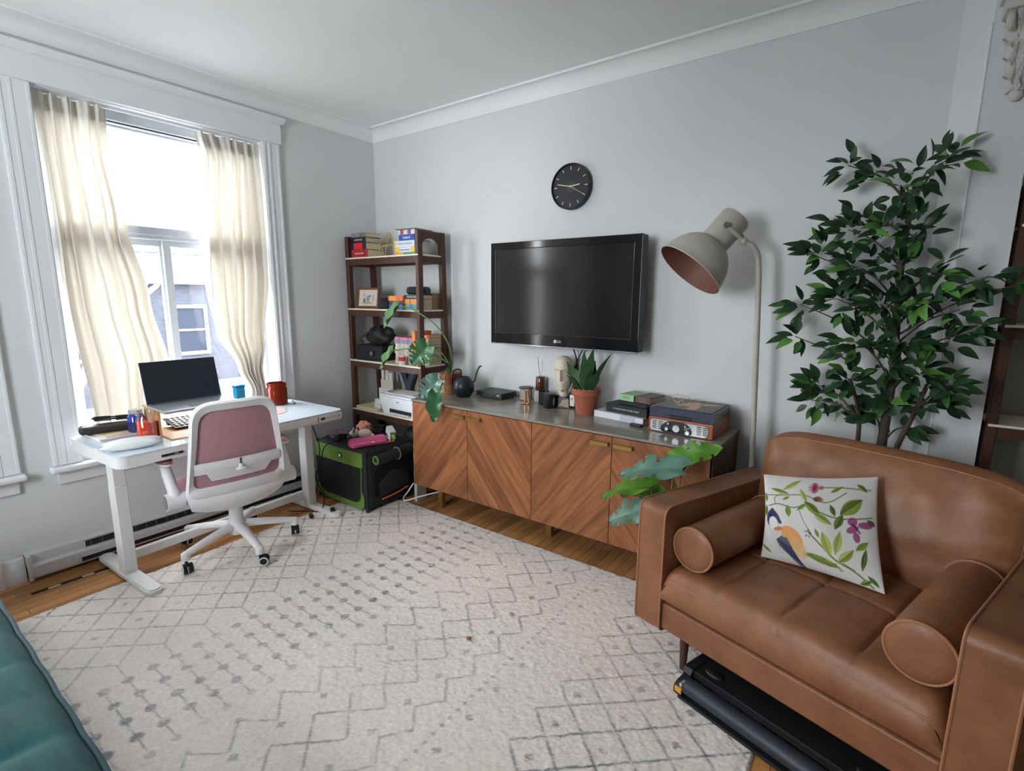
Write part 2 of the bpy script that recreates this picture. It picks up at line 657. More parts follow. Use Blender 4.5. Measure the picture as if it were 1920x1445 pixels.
# corbel: acanthus console under the beam
M_plas = mat('old_plaster', (206, 203, 198), rough=.7, var=.12, vscale=25, bump=.3, bscale=60)
cb = thing('plaster_corbel', 'white carved plaster acanthus corbel under the beam', 'corbel', (.31, YB - .076, 2.26))
G().b6(-.075, .075, -.11, 0, .285, .338, .01, 2).obj('abacus', cb, M_plas)


def console(u, v):
    # v from bottom to top, u across
    z = .02 + .27 * v
    d = .012 + .085 * v ** 1.6
    xx = (u - .5) * (.06 + .06 * v)
    lobe = .012 * abs(math.sin(u * PI * 3)) + .008 * math.sin(v * 22 + abs(u - .5) * 6)
    edge = (1 - abs(2 * u - 1) ** 4)
    return (xx, -(d + lobe) * edge - .004, z)


rndc = random.Random(5)
cg = G().grid(console, 41, 46)
cg.v = [(p[0] + rndc.uniform(-.0025, .0025), p[1] - .010 * max(0, math.sin(p[0] * 95 + p[2] * 40)) * max(0, math.sin(p[2] * 70 - abs(p[0]) * 60)) + rndc.uniform(-.003, .003), p[2]) for p in cg.v]
cg.obj('leaf_face', cb, M_plas, smooth=60)
for s_ in (-1, 1):
    for k in range(4):
        z = .05 + .06 * k
        w = .030 + .010 * k
        def lobe(u, v, z=z, w=w, k=k, s_=s_):
            t = v
            hw = .020 * math.sin(PI * min(1, t * .9 + .1)) * (1 + .25 * math.sin(t * 18))
            a_ = (u - .5) * 2
            return (s_ * (w - .012 + .030 * t) + a_ * hw * .6, -.022 - .020 * k - .025 * t * t - .008 * (1 - a_ * a_), z + .055 * t * (1 - .6 * t) + a_ * hw * .5 * s_)
        lg_ = G().grid(lobe, 7, 9)
        lg_.grid(lambda u, v: (lambda p: (p[0], p[1] + .012, p[2]))(lobe(u, v)), 7, 9)
        lg_.obj('acanthus_lobe', cb, M_plas, smooth=50)
    G().tube(smoothpath([(s_ * .05, -.08, .28), (s_ * .056, -.112, .25), (s_ * .05, -.09, .225), (s_ * .046, -.078, .245)], 5), .012, 8).obj('scroll', cb, M_plas)
G().ell((0, -.016, .012), (.022, .016, .026), 12, 8).obj('tip', cb, M_plas)

# ================================================================ outside
M_brick = mat('dark_brick', (44, 46, 55), rough=.9, var=.35, vscale=3, stretch=(1, 1, 6), bump=.3, bscale=20)
M_snow = mat('pale_cornice', (120, 122, 126), rough=.8)
M_slate = mat('slate_roof', (60, 64, 74), rough=.8, var=.2, vscale=2)
M_bark = mat('bare_bark', (132, 128, 126), rough=.9, var=.2, vscale=12)
M_street = mat('street', (120, 122, 126), rough=.9, var=.1, vscale=.5)
M_dglass = mat('dark_window_glass', (30, 36, 46), rough=.5, spec=.1)
structure(G().b6(-60, XL - .23, -40, 40, -4.3, -4.2).obj('ground', None, M_street))
bd = thing('brick_house', 'dark brick row house with pale cornice across the street', 'building', (-17, 6, -4.2))
G().b6(-4, 0, -16, 22, 0, 6.0).obj('wall', bd, M_brick)
G().b6(-4.1, .25, -16.2, 22.2, 6.0, 6.28).obj('cornice', bd, M_snow)
G().b6(-4.0, .12, -16.1, 22.1, 6.28, 6.85).obj('parapet', bd, M_snow)
G().b6(-4.1, .3, -16.2, 22.2, 6.85, 7.0).obj('coping', bd, M_slate)
for k, (yy, zz) in enumerate([(-4.6, 3.9), (-2.2, 3.9), (.2, 3.9), (2.6, 3.9), (5.0, 3.9), (-3.4, .9), (-1, .9), (1.4, .9), (3.8, .9)]):
    w = G()
    w.b6(-.02, .06, yy, yy + .09, zz, zz + 1.5).b6(-.02, .06, yy + 1.01, yy + 1.1, zz, zz + 1.5)
    w.b6(-.02, .06, yy + .09, yy + 1.01, zz, zz + .1).b6(-.02, .06, yy + .09, yy + 1.01, zz + 1.4, zz + 1.5).b6(-.02, .05, yy + .09, yy + 1.01, zz + .72, zz + .78)
    wf = w.obj('window', bd, M_snow, smooth=0)
    G().b6(-.01, .01, yy + .09, yy + 1.01, zz + .1, zz + 1.4).obj('pane', wf, M_dglass)
G().b6(-.1, 2.6, -16, 22, 2.55, 2.68).obj('porch_roof', bd, M_slate)
# neighbouring flat-roofed shed with cladding boards, below the sill
sh = thing('garden_shed', 'low slate grey shed with pale roof lines below the window', 'shed', (-7.4, 4.6, -4.2))
G().b6(-1.2, 1.0, -1.6, 2.6, 0, 4.35).obj('wall', sh, M_slate)
for k in range(5):
    G().b6(.98, 1.04, -1.6, 2.6, 2.3 + .45 * k, 2.33 + .45 * k).obj('board_line', sh, M_snow)


def bare_tree(loc, label, seed, h):
    rnd = random.Random(seed)
    t = thing('bare_tree', label, 'tree', loc, 0, 'leafless street trees')
    trunk = G().tube(smoothpath([(0, 0, 0), (.1, .1, h * .2), (-.05, .2, h * .42)], 5), [.2 - .007 * i for i in range(11)], 10).obj('trunk', t, M_bark)
    for k in range(5):
        g = G()

        def grow(p, d, L, r, lev):
            q = p + d * L
            mid = (p + q) / 2 + Vector((rnd.uniform(-1, 1), rnd.uniform(-1, 1), rnd.uniform(-1, 1))) * L * .07
            g.tube([p, mid, q], [r, r * .85, r * .65], 6)
            if lev == 0:
                return
            for _ in range(rnd.choice((2, 3, 3))):
                nd = (d + Vector((rnd.uniform(-1, 1), rnd.uniform(-1, 1), rnd.uniform(-.5, .8))) * .75).normalized()
                grow(q, nd, L * rnd.uniform(.55, .8), r * .6, lev - 1)
        a = k / 5 * 2 * PI + rnd.uniform(-.3, .3)
        p0 = Vector((-.05 + .04 * math.cos(a), .2 + .04 * math.sin(a), h * (.34 + .012 * k)))
        grow(p0, Vector((math.cos(a) * .6, math.sin(a) * .6, 1)).normalized(), h * .2, .085, 4)
        g.obj('branch', t, M_bark)
    return t


bare_tree((-11.2, 2.2, -4.2), 'bare tree nearest the window, trunk forking behind the upper light', 3, 10.5)
bare_tree((-13.2, 10.5, -4.2), 'bare tree farther off beside the brick house', 9, 10)
# ================================================================ heater, curtains, desk, office chair
M_white = mat('white_powder_coat', (226, 226, 228), rough=.38, spec=.45)
M_heat = mat('heater_enamel', (205, 204, 205), rough=.45, var=.03, vscale=6)
M_blk = mat('black_plastic', (26, 27, 30), rough=.45)
M_blkm = mat('black_matte', (24, 24, 27), rough=.75)
M_cable = mat('black_cable', (20, 20, 22), rough=.5)

ht = thing('baseboard_heater', 'white electric baseboard heater with dark slots under the desk', 'heater', (XL, .50, 0))
HL = 1.86
prof = [(0, .015), (.05, .015), (.05, .03), (.058, .03), (.058, .09), (.04, .098), (.035, .145), (0, .15)]
extrude_profile(prof, (0, 0, 0), (0, HL, 0), (1, 0, 0)).obj('housing', ht, M_heat)
extrude_profile([(.058, .028), (.066, .028), (.066, .088), (.058, .09)], (0, .02, 0), (0, HL - .02, 0), (1, 0, 0)).obj('front_panel', ht, M_heat)
G().b6(.036, .046, .25, HL - .2, .103, .135).obj('upper_grille', ht, M_blk)
G().b6(.060, .0675, .22, HL - .2, .033, .056).obj('lower_grille', ht, M_blk)
for k in range(26):
    G().b6(.0455, .048, .27 + k * .054, .275 + k * .054, .104, .134).obj('grille_fin', ht, mat('fin_grey', (84, 84, 88), rough=.5))
for a in (0, HL - .02):
    G().b6(0, .07, a, a + .02, .012, .152, .004, 1).obj('end_cap', ht, M_heat)

# ---- curtains
M_curt = cloth_mat('cream_curtain', (218, 214, 206), (210, 202, 186))
M_rail = mat('curtain_track', (215, 215, 216), rough=.4)


def interp(tab, t):
    for (a, va), (b, vb) in zip(tab[:-1], tab[1:]):
        if t <= b:
            k = (t - a) / (b - a)
            k = k * k * (3 - 2 * k)
            return va + (vb - va) * k
    return tab[-1][1]


def curtain(name, label, left, right, top, bottom, folds, seed, xtab):
    rnd = random.Random(seed)
    ph = [rnd.uniform(0, 6) for _ in range(6)]
    root = thing(name, label, 'curtain', (0, 0, 0), 0, 'cream curtains at the tall window')
    nu, nv = 130, 70

    def f(u, v):
        z = top + (bottom - top) * v
        yl, yr = interp(left, v), interp(right, v)
        # pleats bunch unevenly
        uu = u + .03 * math.sin(u * 9 + ph[0] + v * 2.2) + .02 * math.sin(u * 21 + ph[1])
        y = yl + (yr - yl) * (uu - .03 * math.sin(ph[0] + v * 2.2) * (1 - u))
        amp = (.012 + .032 * min(1, v * 3)) * (1 - .25 * v)
        a = u * folds * 2 * PI + .9 * math.sin(v * 2.5 + ph[2]) + .6 * math.sin(u * 7 + ph[3])
        xx = interp(xtab, v) + amp * math.sin(a) + .006 * math.sin(2.3 * a + ph[4] + v * 4)
        y += .010 * math.cos(a) * min(1, v * 3)
        return (xx, y, z + .004 * math.sin(a) * (1 if v == 0 else 0))
    G().grid(f, nu, nv).obj('cloth', root, M_curt, smooth=80)
    # gathered heading tape

    def h(u, v):
        p = f(u, .0)
        q = f(u, .045)
        return (p[0] + (q[0] - p[0]) * v - .003, p[1] + (q[1] - p[1]) * v, p[2] + (q[2] - p[2]) * v)
    G().grid(h, nu, 4).obj('heading_tape', root, M_curt, smooth=80)
    return root


XT = [(0, -3.575), (.7, -3.56), (1, -3.50)]
curtain('curtain', 'cream curtain on the left of the window, flaring towards the laptop',
        [(0, .812), (.5, .822), (1, .87)],
        [(0, 1.12), (.12, 1.105), (.35, 1.145), (.6, 1.215), (.8, 1.27), (.92, 1.22), (1, 1.19)], 2.505, .752, 5, 1, XT)
curtain('curtain', 'cream curtain on the right of the window, pinched towards the casing',
        [(0, 1.575), (.08, 1.60), (.3, 1.555), (.55, 1.545), (.72, 1.575), (.86, 1.685), (.94, 1.74), (1, 1.72)],
        [(0, 1.955), (.5, 1.945), (.75, 1.885), (.88, 1.835), (1, 1.84)], 2.5, .752, 5.5, 5, XT)
for lab, a, b, sd in (('cream curtain on the near side of the second window', -.74, -.16, 8), ('cream curtain on the far side of the second window', .06, .41, 9)):
    curtain('curtain', lab, [(0, a), (1, a)], [(0, b), (1, b)], 2.5, .60, 6, sd, [(0, -3.575), (1, -3.575)])
tr = tag(G().b6(-3.60, -3.585, .802, 1.963, 2.506, 2.519).obj('curtain_track', None, M_rail), 'slim white curtain track under the header board', 'curtain rail')

# ---- standing desk (local: x towards room front, y along width, origin at floor centre)
DK = thing('standing_desk', 'white standing desk with glass top and drawer under the window', 'desk', (-3.178, 1.392, 0), R(2.6))
M_glasstop = mat('white_back_painted_glass', (214, 226, 236), rough=.06, spec=.6, coat=.4)
M_dk = mat('desk_white_steel', (224, 223, 222), rough=.4)
DW, DD = .645, .315
Gd = G()
rr = .045
poly = []
for cx_, cy_, a0 in ((DD - rr, DW - rr, 0), (-DD + rr, DW - rr, 90), (-DD + rr, -DW + rr, 180), (DD - rr, -DW + rr, 270)):
    for k in range(6):
        a = R(a0 + 18 * k)
        poly.append((cx_ + rr * math.cos(a), cy_ + rr * math.sin(a)))
G().prism(poly, .738, .745).obj('glass_top', DK, M_glasstop)
G().prism([(x_ * .992, y_ * .997) for x_, y_ in poly], .683, .738).obj('apron_body', DK, M_dk)
dr = G().b6(DD - .004, DD + .004, -.295, .44, .690, .732, .002, 1).obj('drawer', DK, M_dk)
G().b6(DD + .0035, DD + .0048, .438, .442, .69, .732).obj('drawer_gap', dr, M_blk)
bdg = G().b6(DD - .002, DD + .002, -.46, -.36, .700, .712, .001, 1).obj('maker_plate', DK, M_blk)
text('DESK', 'plate_lettering', bdg, M_white, (DD + .0022, -.40, .706), (PI / 2, 0, PI / 2), .008)
pn = G().b6(DD - .006, DD + .003, .445, .625, .692, .730, .002, 1).obj('control_panel', DK, M_dk)
G().b6(DD + .002, DD + .0042, .462, .492, .704, .719).obj('display', pn, M_blk)
for k in range(7):
    G().cyl((DD + .002, .505 + k * .011, .7115), (DD + .0045, .505 + k * .011, .7115), .0035, n=8).obj('panel_button', pn, mat('button_grey', (170, 170, 172)))
text('33 ▸', 'panel_lettering', pn, M_blk, (DD + .0034, .592, .711), (PI / 2, 0, PI / 2), .018)
for s_ in (-1, 1):
    y = s_ * .555
    lg = G().b6(-.04, .04, y - .03, y + .03, .03, .52, .004, 1).obj('leg', DK, M_dk)
    G().b6(-.038, .038, y - .028, y + .028, .5, .684, .003, 1).obj('inner_column', lg, M_dk)
    ft = G()
    fp = []
    for cx_, a0 in ((.295, -90), (-.295, 90)):
        for k in range(9):
            a = R(a0 + 22.5 * k)
            fp.append((cx_ + .036 * math.cos(a), y + .036 * math.sin(a)))
    ft.prism(fp, .012, .030).prism([(p * .97, y + (q - y) * .85) for p, q in fp], .030, .036)
    ft.obj('foot', DK, M_dk)
G().b6(-.05, -.02, -.53, .53, .075, .125, .003, 1).obj('crossbar', DK, M_dk)
G().b6(-.25, .12, -.55, .55, .665, .685).obj('underframe', DK, M_blkm)

# ---- things on the desk
ZD = .745
M_paper = mat('paper_white', (226, 224, 220), rough=.7)
M_lilac = mat('lilac_paper', (178, 165, 196), rough=.7)
M_kraft = mat('kraft_card', (206, 186, 150), rough=.75, var=.05)
for i, (dx, dy, rz, m, h, lab, w, d) in enumerate([
        (-3.31, .885, .10, M_lilac, .006, 'lilac notebook at the bottom of the desk paper pile', .29, .37),
        (-3.325, .880, .06, M_paper, .010, 'white writing pad in the middle of the desk paper pile', .28, .33),
        (-3.35, .895, .12, M_kraft, .004, 'tan card folder on top of the desk paper pile', .24, .34)]):
    z = ZD + sum([.006, .010, .004][:i])
    o = thing('notebook', lab, 'notebook', (dx, dy, z), rz, 'paper pile on the desk')
    G().b6(-d / 2 * .72, d / 2 * .72, -w / 2 * .62, w / 2 * .62, .0006, h - .0006, .0008, 1).obj('pages', o, M_paper)
    G().b6(-d / 2 * .73, d / 2 * .73, -w / 2 * .63, w / 2 * .63, h - .0008, h).obj('cover', o, m)
M_case = mat('brown_case_leather', (52, 42, 44), rough=.5, bump=.2, bscale=200)
gc = thing('glasses_case', 'dark brown zipped glasses case on the paper pile', 'case', (-3.355, .895, ZD + .0205), R(78))
G().box((0, 0, .021), (.27, .095, .042), 0, .020, 4).obj('shell', gc, M_case)
G().tube([(.128 * math.copysign(abs(math.cos(a)) ** .5, math.cos(a)), .0455 * math.copysign(abs(math.sin(a)) ** .5, math.sin(a)), .021) for a in [2 * PI * k / 24 for k in range(24)]], .002, 6, closed=True).obj('zipper', gc, M_blk)
sg = thing('sunglasses', 'folded black sunglasses lying on the brown glasses case', 'sunglasses', (-3.37, .915, ZD + .0635), R(60))
sg.scale = (1.35, 1.35, 1.35)
for s_ in (-1, 1):
    G().grid(lambda u, v: (s_ * .036 + .028 * (u - .5) * 2, .004 + .004 * math.sin(u * 3), .006 + .02 * v), 7, 4).obj('lens', sg, M_blk)
    G().tube([(s_ * .068, 0, .018), (s_ * .060, .02, .012), (-s_ * .04, .026 + .006 * s_, .008)], .003, 6).obj('temple', sg, M_blkm)
G().tube([(-.068, 0, .02), (-.01, 0, .022), (.01, 0, .022), (.068, 0, .02)], .0035, 6).obj('browline', sg, M_blkm)
M_fluff = mat('white_plush', (222, 225, 224), rough=.95, bump=.4, bscale=150, sheen=.3)
sp = thing('plush_insoles', 'pair of white plush pads lying at the desk front corner', 'pads', (-2.982, .880, ZD), R(78))
for k, (dx, dy) in enumerate(((0, .036), (-.012, -.036))):
    G().ell((dx, dy, .021), (.125, .037, .021), 24, 10).obj('pad', sp, M_fluff)
M_blue = mat('cobalt_glass', (16, 38, 150), rough=.08, spec=.6, coat=.5)
bb = thing('blue_bottle', 'cobalt blue vitamin bottle behind the red jar', 'bottle', (-3.255, .985, ZD))
bb.scale = (1.1, 1.1, 1.1)
G().lathe([(.034, 0), (.036, .004), (.036, .088), (.030, .100), (.026, .104), (.026, .108)], n=28).obj('glass', bb, M_blue)
G().lathe([(.0365, .015), (.0365, .062)], n=28, caps=False).obj('label_band', bb, mat('navy_label', (34, 36, 92), rough=.5))
G().lathe([(.028, .106), (.029, .108), (.029, .124), (.027, .126)], n=28).obj('lid', bb, mat('silver_lid', (190, 190, 194), rough=.35, metal=.6))
M_jar = clear_mat('clear_jar_glass', (.95, .96, .97, 1), gloss=.24)
mj = thing('mason_jar_mug', 'clear glass jar mug holding red-orange drink', 'jar', (-3.11, .985, ZD))
mj.scale = (1.13, 1.13, 1.13)
G().lathe([(.036, 0), (.041, .005), (.042, .095), (.036, .108), (.036, .112), (.039, .114), (.039, .132), (.037, .134)], n=32, caps=False).obj('glass', mj, M_jar)
G().lathe([(.035, .004), (.0405, .008), (.0405, .082)], n=32).obj('drink', mj, mat('red_drink', (232, 62, 24), rough=.15))
G().tube(smoothpath([(.041, .0, .09), (.068, .0, .085), (.07, 0, .045), (.041, 0, .03)], 5), .006, 8).obj('handle', mj, M_jar)
for k in range(3):
    G().tube([(.0395 * math.cos(2 * PI * j / 24), .0395 * math.sin(2 * PI * j / 24), .117 + .006 * k) for j in range(24)], .0012, 5, closed=True).obj('thread', mj, M_jar)
# wooden riser, laptop, keyboard
M_bamboo = mat('bamboo', (214, 170, 116), rough=.5, var=.1, vscale=5, stretch=(12, 1, 12))
rs = thing('laptop_riser', 'light bamboo riser stand carrying the laptop', 'stand', (-3.13, 1.215, ZD))
G().b6(-.15, .16, -.19, .26, .140, .155, .004, 1).obj('shelf', rs, M_bamboo)
for yy in (-.185, .243):
    G().b6(-.14, .05, yy, yy + .012, 0, .140).obj('side_panel', rs, M_bamboo)
G().b6(-.14, .17, -.172, .26, .0, .006, .002, 1).obj('base_board', rs, M_bamboo)
M_silv = mat('laptop_silver', (176, 179, 184), rough=.3, metal=.5)
M_scr = mat('dark_screen', (40, 44, 50), rough=.3, spec=.5)
lp = thing('laptop', 'open silver laptop with a dark screen on the bamboo riser', 'laptop', (-3.13, 1.195, ZD + .156), 0)
G().b6(-.01, .225, -.192, .192, 0, .013, .004, 2).obj('base', lp, M_silv)
for r_ in range(5):
    for k in range(14):
        yy = -.165 + .0238 * k
        G().b6(.02 + .019 * r_, .036 + .019 * r_, yy, yy + .021, .0132, .0146).obj('key', lp, M_silv)
G().b6(.135, .205, -.055, .055, .0128, .0134).obj('trackpad', lp, mat('trackpad_grey', (160, 163, 168), rough=.25, metal=.4))
T = Matrix.Translation((-.005, 0, .012)) @ Matrix.Rotation(R(-14), 4, 'Y')
sc = G().b6(-.006, 0, -.192, .192, 0, .235, .002, 1, T).obj('screen_lid', lp, M_silv)
G().b6(0, .0015, -.189, .189, .006, .232, 0, 1, T).obj('screen', sc, M_scr)
G().cyl((-.006, -.17, .01), (-.006, .17, .01), .006, n=12).obj('hinge', lp, M_blk)
kb = thing('keyboard', 'black wireless keyboard with white round keys under the riser', 'keyboard', (-3.235, 1.345, ZD + .0075), 0)
Tk = Matrix.Rotation(R(11), 4, 'Y')
G().b6(-.085, .085, -.215, .215, .018, .028, .004, 2, Tk).obj('body', kb, M_blk)
M_key = mat('pale_keycap', (170, 174, 182), rough=.4)
kme = G().box((0, 0, .0025), (.019, .0175, .005), 0, .006, 2).mesh('key')
for r_ in range(5):
    for k in range(16):
        p = Tk @ Vector((-.062 + r_ * .0285, -.195 + k * .026, .028))
        link('key', kme, kb, M_key, p, rot=(0, R(11), 0))
G().b6(-.08, -.05, -.2, .2, 0, .03).obj('prop_foot', kb, M_blk)
G().b6(.06, .08, -.2, .2, 0, .004).obj('front_foot', kb, M_blk)
bx = thing('floss_box', 'small bright blue plastic box behind the laptop', 'box', (-3.035, 1.440, ZD + .156))
bx.scale = (1.45, 1.35, 1.3)
G().box((0, 0, .024), (.03, .04, .048), 0, .004, 2).obj('body', bx, mat('cyan_plastic', (40, 168, 222), rough=.3, coat=.3))
G().box((0, 0, .054), (.032, .042, .012), 0, .003, 2).obj('flip_lid', bx, mat('cyan_lid', (20, 140, 205), rough=.3))
G().b6(.0152, .0157, -.012, .012, .012, .036).obj('sticker', bx, mat('dull_blue_sticker', (70, 150, 180)))
M_amb = mat('amber_glass', (138, 44, 22), rough=.08, trans=.35, ior=1.3)
aj = thing('amber_jar', 'open amber glass candle jar on the far end of the desk', 'jar', (-3.395, 1.87, ZD))
aj.scale = (1.22, 1.22, 1.15)
G().lathe([(.050, 0), (.054, .004), (.055, .10), (.048, .110), (.048, .114), (.052, .116), (.052, .132), (.049, .134), (.047, .132), (.047, .115), (.05, .1), (.049, .006), (0, .006)], n=36).obj('glass', aj, M_amb)
G().lathe([(0, .06), (.048, .062)], n=30, caps=False).obj('wax', aj, mat('red_wax', (150, 40, 22), rough=.4))
mp_ = tag(G().lathe([(.0, 0), (.095, 0), (.095, .0025), (0, .0025)], n=40, caps=False).obj('mouse_pad', None, mat('pink_pad', (224, 158, 148), rough=.7), loc=(-3.185, 1.70, ZD)), 'round pink mouse pad beside the chair back on the desk', 'mouse pad')
cbl = tag(G().tube(smoothpath([(-3.30, 1.93, ZD + .003), (-3.33, 1.965, ZD + .004), (-3.38, 1.97, ZD + .004), (-3.43, 2.005, ZD + .003)], 6), .0025, 6).obj('charging_cable', None, M_cable), 'thin black cable beside the amber jar', 'cable')

# ---- office chair (local +x = backrest side)
M_pink = mat('pink_mesh', (172, 130, 138), rough=.85, bump=.35, bscale=400, var=.06, vscale=30)
M_pinkd = mat('pink_fabric', (156, 108, 116), rough=.9, bump=.3, bscale=300)
M_cw = mat('chair_white', (222, 221, 223), rough=.45)
CH = thing('office_chair', 'white swivel office chair with pink mesh back and seat', 'chair', (-3.0, 1.345, .0025), 0)
hub = G().lathe([(.042, .10), (.05, .12), (.05, .17), (.040, .185), (.040, .19)], n=28).obj('hub', CH, M_cw)
G().lathe([(.038, .185), (.038, .30), (.03, .302), (.03, .37)], n=24).obj('gas_column', CH, M_cw)
for k in range(5):
    a = R(-6 + 72 * k)
    ca, sa = math.cos(a), math.sin(a)

    def leg(u, v):
        rad = .03 + .29 * u
        z = .150 - .055 * u ** 1.3 + (.012 * u)
        w = .030 - .010 * u
        h = .024 - .006 * u
        an = v * 2 * PI
        lx, ly, lz = rad, w * math.cos(an), z + h * math.sin(an)
        return (lx * ca - ly * sa, lx * sa + ly * ca, lz)
    lg = G().grid(leg, 14, 14, cv=True)
    e = .30
    lg.lathe([(.021, .078), (.023, .085), (.022, .115), (.012, .124), (0, .125)], (.317 * ca, .317 * sa, 0), 16)
    lo = lg.obj('leg', CH, M_cw)
    # twin-wheel caster trailing sideways
    b = a + R(60 + 40 * math.sin(k * 2.3))
    w = Vector((math.cos(b), math.sin(b), 0))
    n_ = Vector((-w.y, w.x, 0))
    cpos = Vector((.317 * ca, .317 * sa, 0)) + w * .018
    cs = G().tube([cpos + n_ * -.023 + Vector((0, 0, .0365)), cpos + n_ * -.005 + Vector((0, 0, .0365))], .0265, 20)
    cs.tube([cpos + n_ * .005 + Vector((0, 0, .0365)), cpos + n_ * .023 + Vector((0, 0, .0365))], .0265, 20)
    co = cs.obj('caster', CH, M_blk)
    rim = G()
    for q in (-.0245, .0245):
        rim.tube([cpos + n_ * q + w * .022 * math.cos(t) + Vector((0, 0, .0365 + .022 * math.sin(t))) for t in [2 * PI * j / 18 for j in range(18)]], .0035, 6, closed=True)
    rim.obj('rim', co, M_cw)
    G().cyl(cpos - w * .018 + Vector((0, 0, .04)), cpos - w * .018 + Vector((0, 0, .085)), .008, n=10).obj('stem', co, M_blk)
# seat
def seatf(u, v):
    a = u * 2 * PI
    ex = 2 / 3.2
    cx_ = math.copysign(abs(math.cos(a)) ** ex, math.cos(a)) * .24
    cy_ = math.copysign(abs(math.sin(a)) ** ex, math.sin(a)) * .245
    k = math.sin(v * PI / 2) if v <= 1 else 1
    return (-.03 + cx_ * k, cy_ * k, .485 - .05 * (k ** 4) + .008 * math.cos(a) * k)


st = G().grid(seatf, 40, 12, cu=True)
st.obj('seat_pad', CH, M_pinkd, smooth=60)
G().grid(lambda u, v: (lambda p: (p[0], p[1], .43 - .03 * v * (1 - 0)))(seatf(u, 1)), 40, 3, cu=True).obj('seat_edge', CH, M_pinkd)
G().box((-.03, 0, .395), (.42, .42, .03), 0, .014, 3).obj('seat_shell', CH, M_cw)
G().box((0, 0, .365), (.20, .16, .035), 0, .01, 2).obj('tilt_mechanism', CH, M_cw)

# backrest: profile x(z) and half width(z); u across, v up
def back_x(z):
    t = (z - .40) / .56
    return .235 + .055 * t + .02 * math.sin(PI * min(1, max(0, t)))


def outline(t, sc_=1.0, zc=.0):
    """rounded trapezoid loop, t in 0..1 -> (y,z)"""
    pts = BACKLOOP
    n = len(pts)
    f_ = t * n
    i = int(f_) % n
    k = f_ - int(f_)
    a, b = pts[i], pts[(i + 1) % n]
    return (a[0] + (b[0] - a[0]) * k, a[1] + (b[1] - a[1]) * k)


def rounded_loop(corners, r, seg=7):
    out = []
    n = len(corners)
    for i in range(n):
        p, a, b = Vector(corners[i]), Vector(corners[i - 1]), Vector(corners[(i + 1) % n])
        da, db = (a - p).normalized(), (b - p).normalized()
        rr_ = r[i]
        p0, p1 = p + da * rr_, p + db * rr_
        for k in range(seg + 1):
            t = k / seg
            out.append((p0 * (1 - t) + p * t) * (1 - t) + (p * (1 - t) + p1 * t) * t)
    # densify
    res = []
    for i in range(len(out)):
        a, b = out[i], out[(i + 1) % len(out)]
        m = max(1, int((b - a).length / .03))
        for k in range(m):
            res.append(tuple(a + (b - a) * (k / m)))
    return res


outer = rounded_loop([(-.255, .445), (.255, .445), (.205, .965), (-.205, .965)], [.06, .06, .10, .10])
inner = rounded_loop([(-.222, .515), (.222, .515), (.170, .918), (-.170, .918)], [.045, .045, .07, .07])
N = 120


def resample(loop, n):
    L = [0]
    for i in range(len(loop)):
        a, b = loop[i], loop[(i + 1) % len(loop)]
        L.append(L[-1] + math.dist(a, b))
    out = []
    for k in range(n):
        d = L[-1] * k / n
        i = max(j for j in range(len(loop)) if L[j] <= d)
        t = (d - L[i]) / max(1e-9, L[i + 1] - L[i])
        a, b = loop[i], loop[(i + 1) % len(loop)]
        out.append((a[0] + (b[0] - a[0]) * t, a[1] + (b[1] - a[1]) * t))
    return out


# index both loops by angle about the centre so that they pair up
def by_angle(loop, n):
    lp_ = resample(loop, 600)
    c = (0, .72)
    res = []
    for k in range(n):
        an = -PI + 2 * PI * k / n
        best = min(lp_, key=lambda p: abs(math.atan2(math.sin(math.atan2((p[1] - c[1]) / 1.2, p[0]) - an), math.cos(math.atan2((p[1] - c[1]) / 1.2, p[0]) - an))))
        res.append(best)
    return res


O_, I_ = by_angle(outer, N), by_angle(inner, N)


def frame_sec(i, j):
    o, q = O_[i], I_[i]
    # ring section: outer back, inner back, inner front, outer front
    w = [0, .25, 1, 1, .3, 0][j]
    dx = [.0, .018, .006, -.012, -.012, -.004][j]
    y = o[0] + (q[0] - o[0]) * w
    z = o[1] + (q[1] - o[1]) * w
    curve = .06 * (1 - (y / .24) ** 2)
    return (back_x(z) + curve * .45 + dx, y, z)


g = G()
vs = [frame_sec(i, j) for i in range(N) for j in range(6)]
fs = [(i * 6 + j, ((i + 1) % N) * 6 + j, ((i + 1) % N) * 6 + (j + 1) % 6, i * 6 + (j + 1) % 6) for i in range(N) for j in range(6)]
g.add(vs, fs)
g.obj('back_frame', CH, M_cw, smooth=60)


def meshf(u, v):
    z = .50 + .425 * v
    hw = .228 - .053 * v
    y = (2 * u - 1) * hw
    # keep inside the rounded frame
    return (back_x(z) + .06 * (1 - (y / .24) ** 2) * .45 - .003, y, z)


G().grid(meshf, 30, 24).obj('mesh_back', CH, M_pink, smooth=60)
# lower shell wrapping under the back
def shell(u, v):
    y = (2 * u - 1) * .25
    z = .350 + .150 * v + .030 * (2 * u - 1) ** 2 * (1 - v)
    b = .045 * math.sin(PI * v * .9 + .2)
    return (.20 + .06 * (1 - (y / .26) ** 2) * .6 + b + .025 * v, y * (1 - .06 * (1 - v) ** 2 * 2), z)


sh_ = G().grid(shell, 30, 10)
sh_.grid(lambda u, v: (lambda p: (p[0] - .03, p[1] * .98, p[2]))(shell(u, v)), 30, 10)
sh_.obj('lower_shell', CH, M_cw, smooth=60)
G().box((.12, 0, .385), (.24, .36, .045), 0, .02, 3).obj('shell_arm', CH, M_cw)
# lumbar bar
lb = G()


def lum(u, v):
    y = (2 * u - 1) * .213
    z = .592 + .058 * v
    return (back_x(z) + .06 * (1 - (y / .24) ** 2) * .45 + .012 + .006 * math.sin(PI * v), y, z)


lb.grid(lum, 24, 5)
lb.grid(lambda u, v: (lambda p: (p[0] - .012, p[1], p[2]))(lum(u, v)), 24, 5)
lbo = lb.obj('lumbar_bar', CH, M_cw)
tp = []


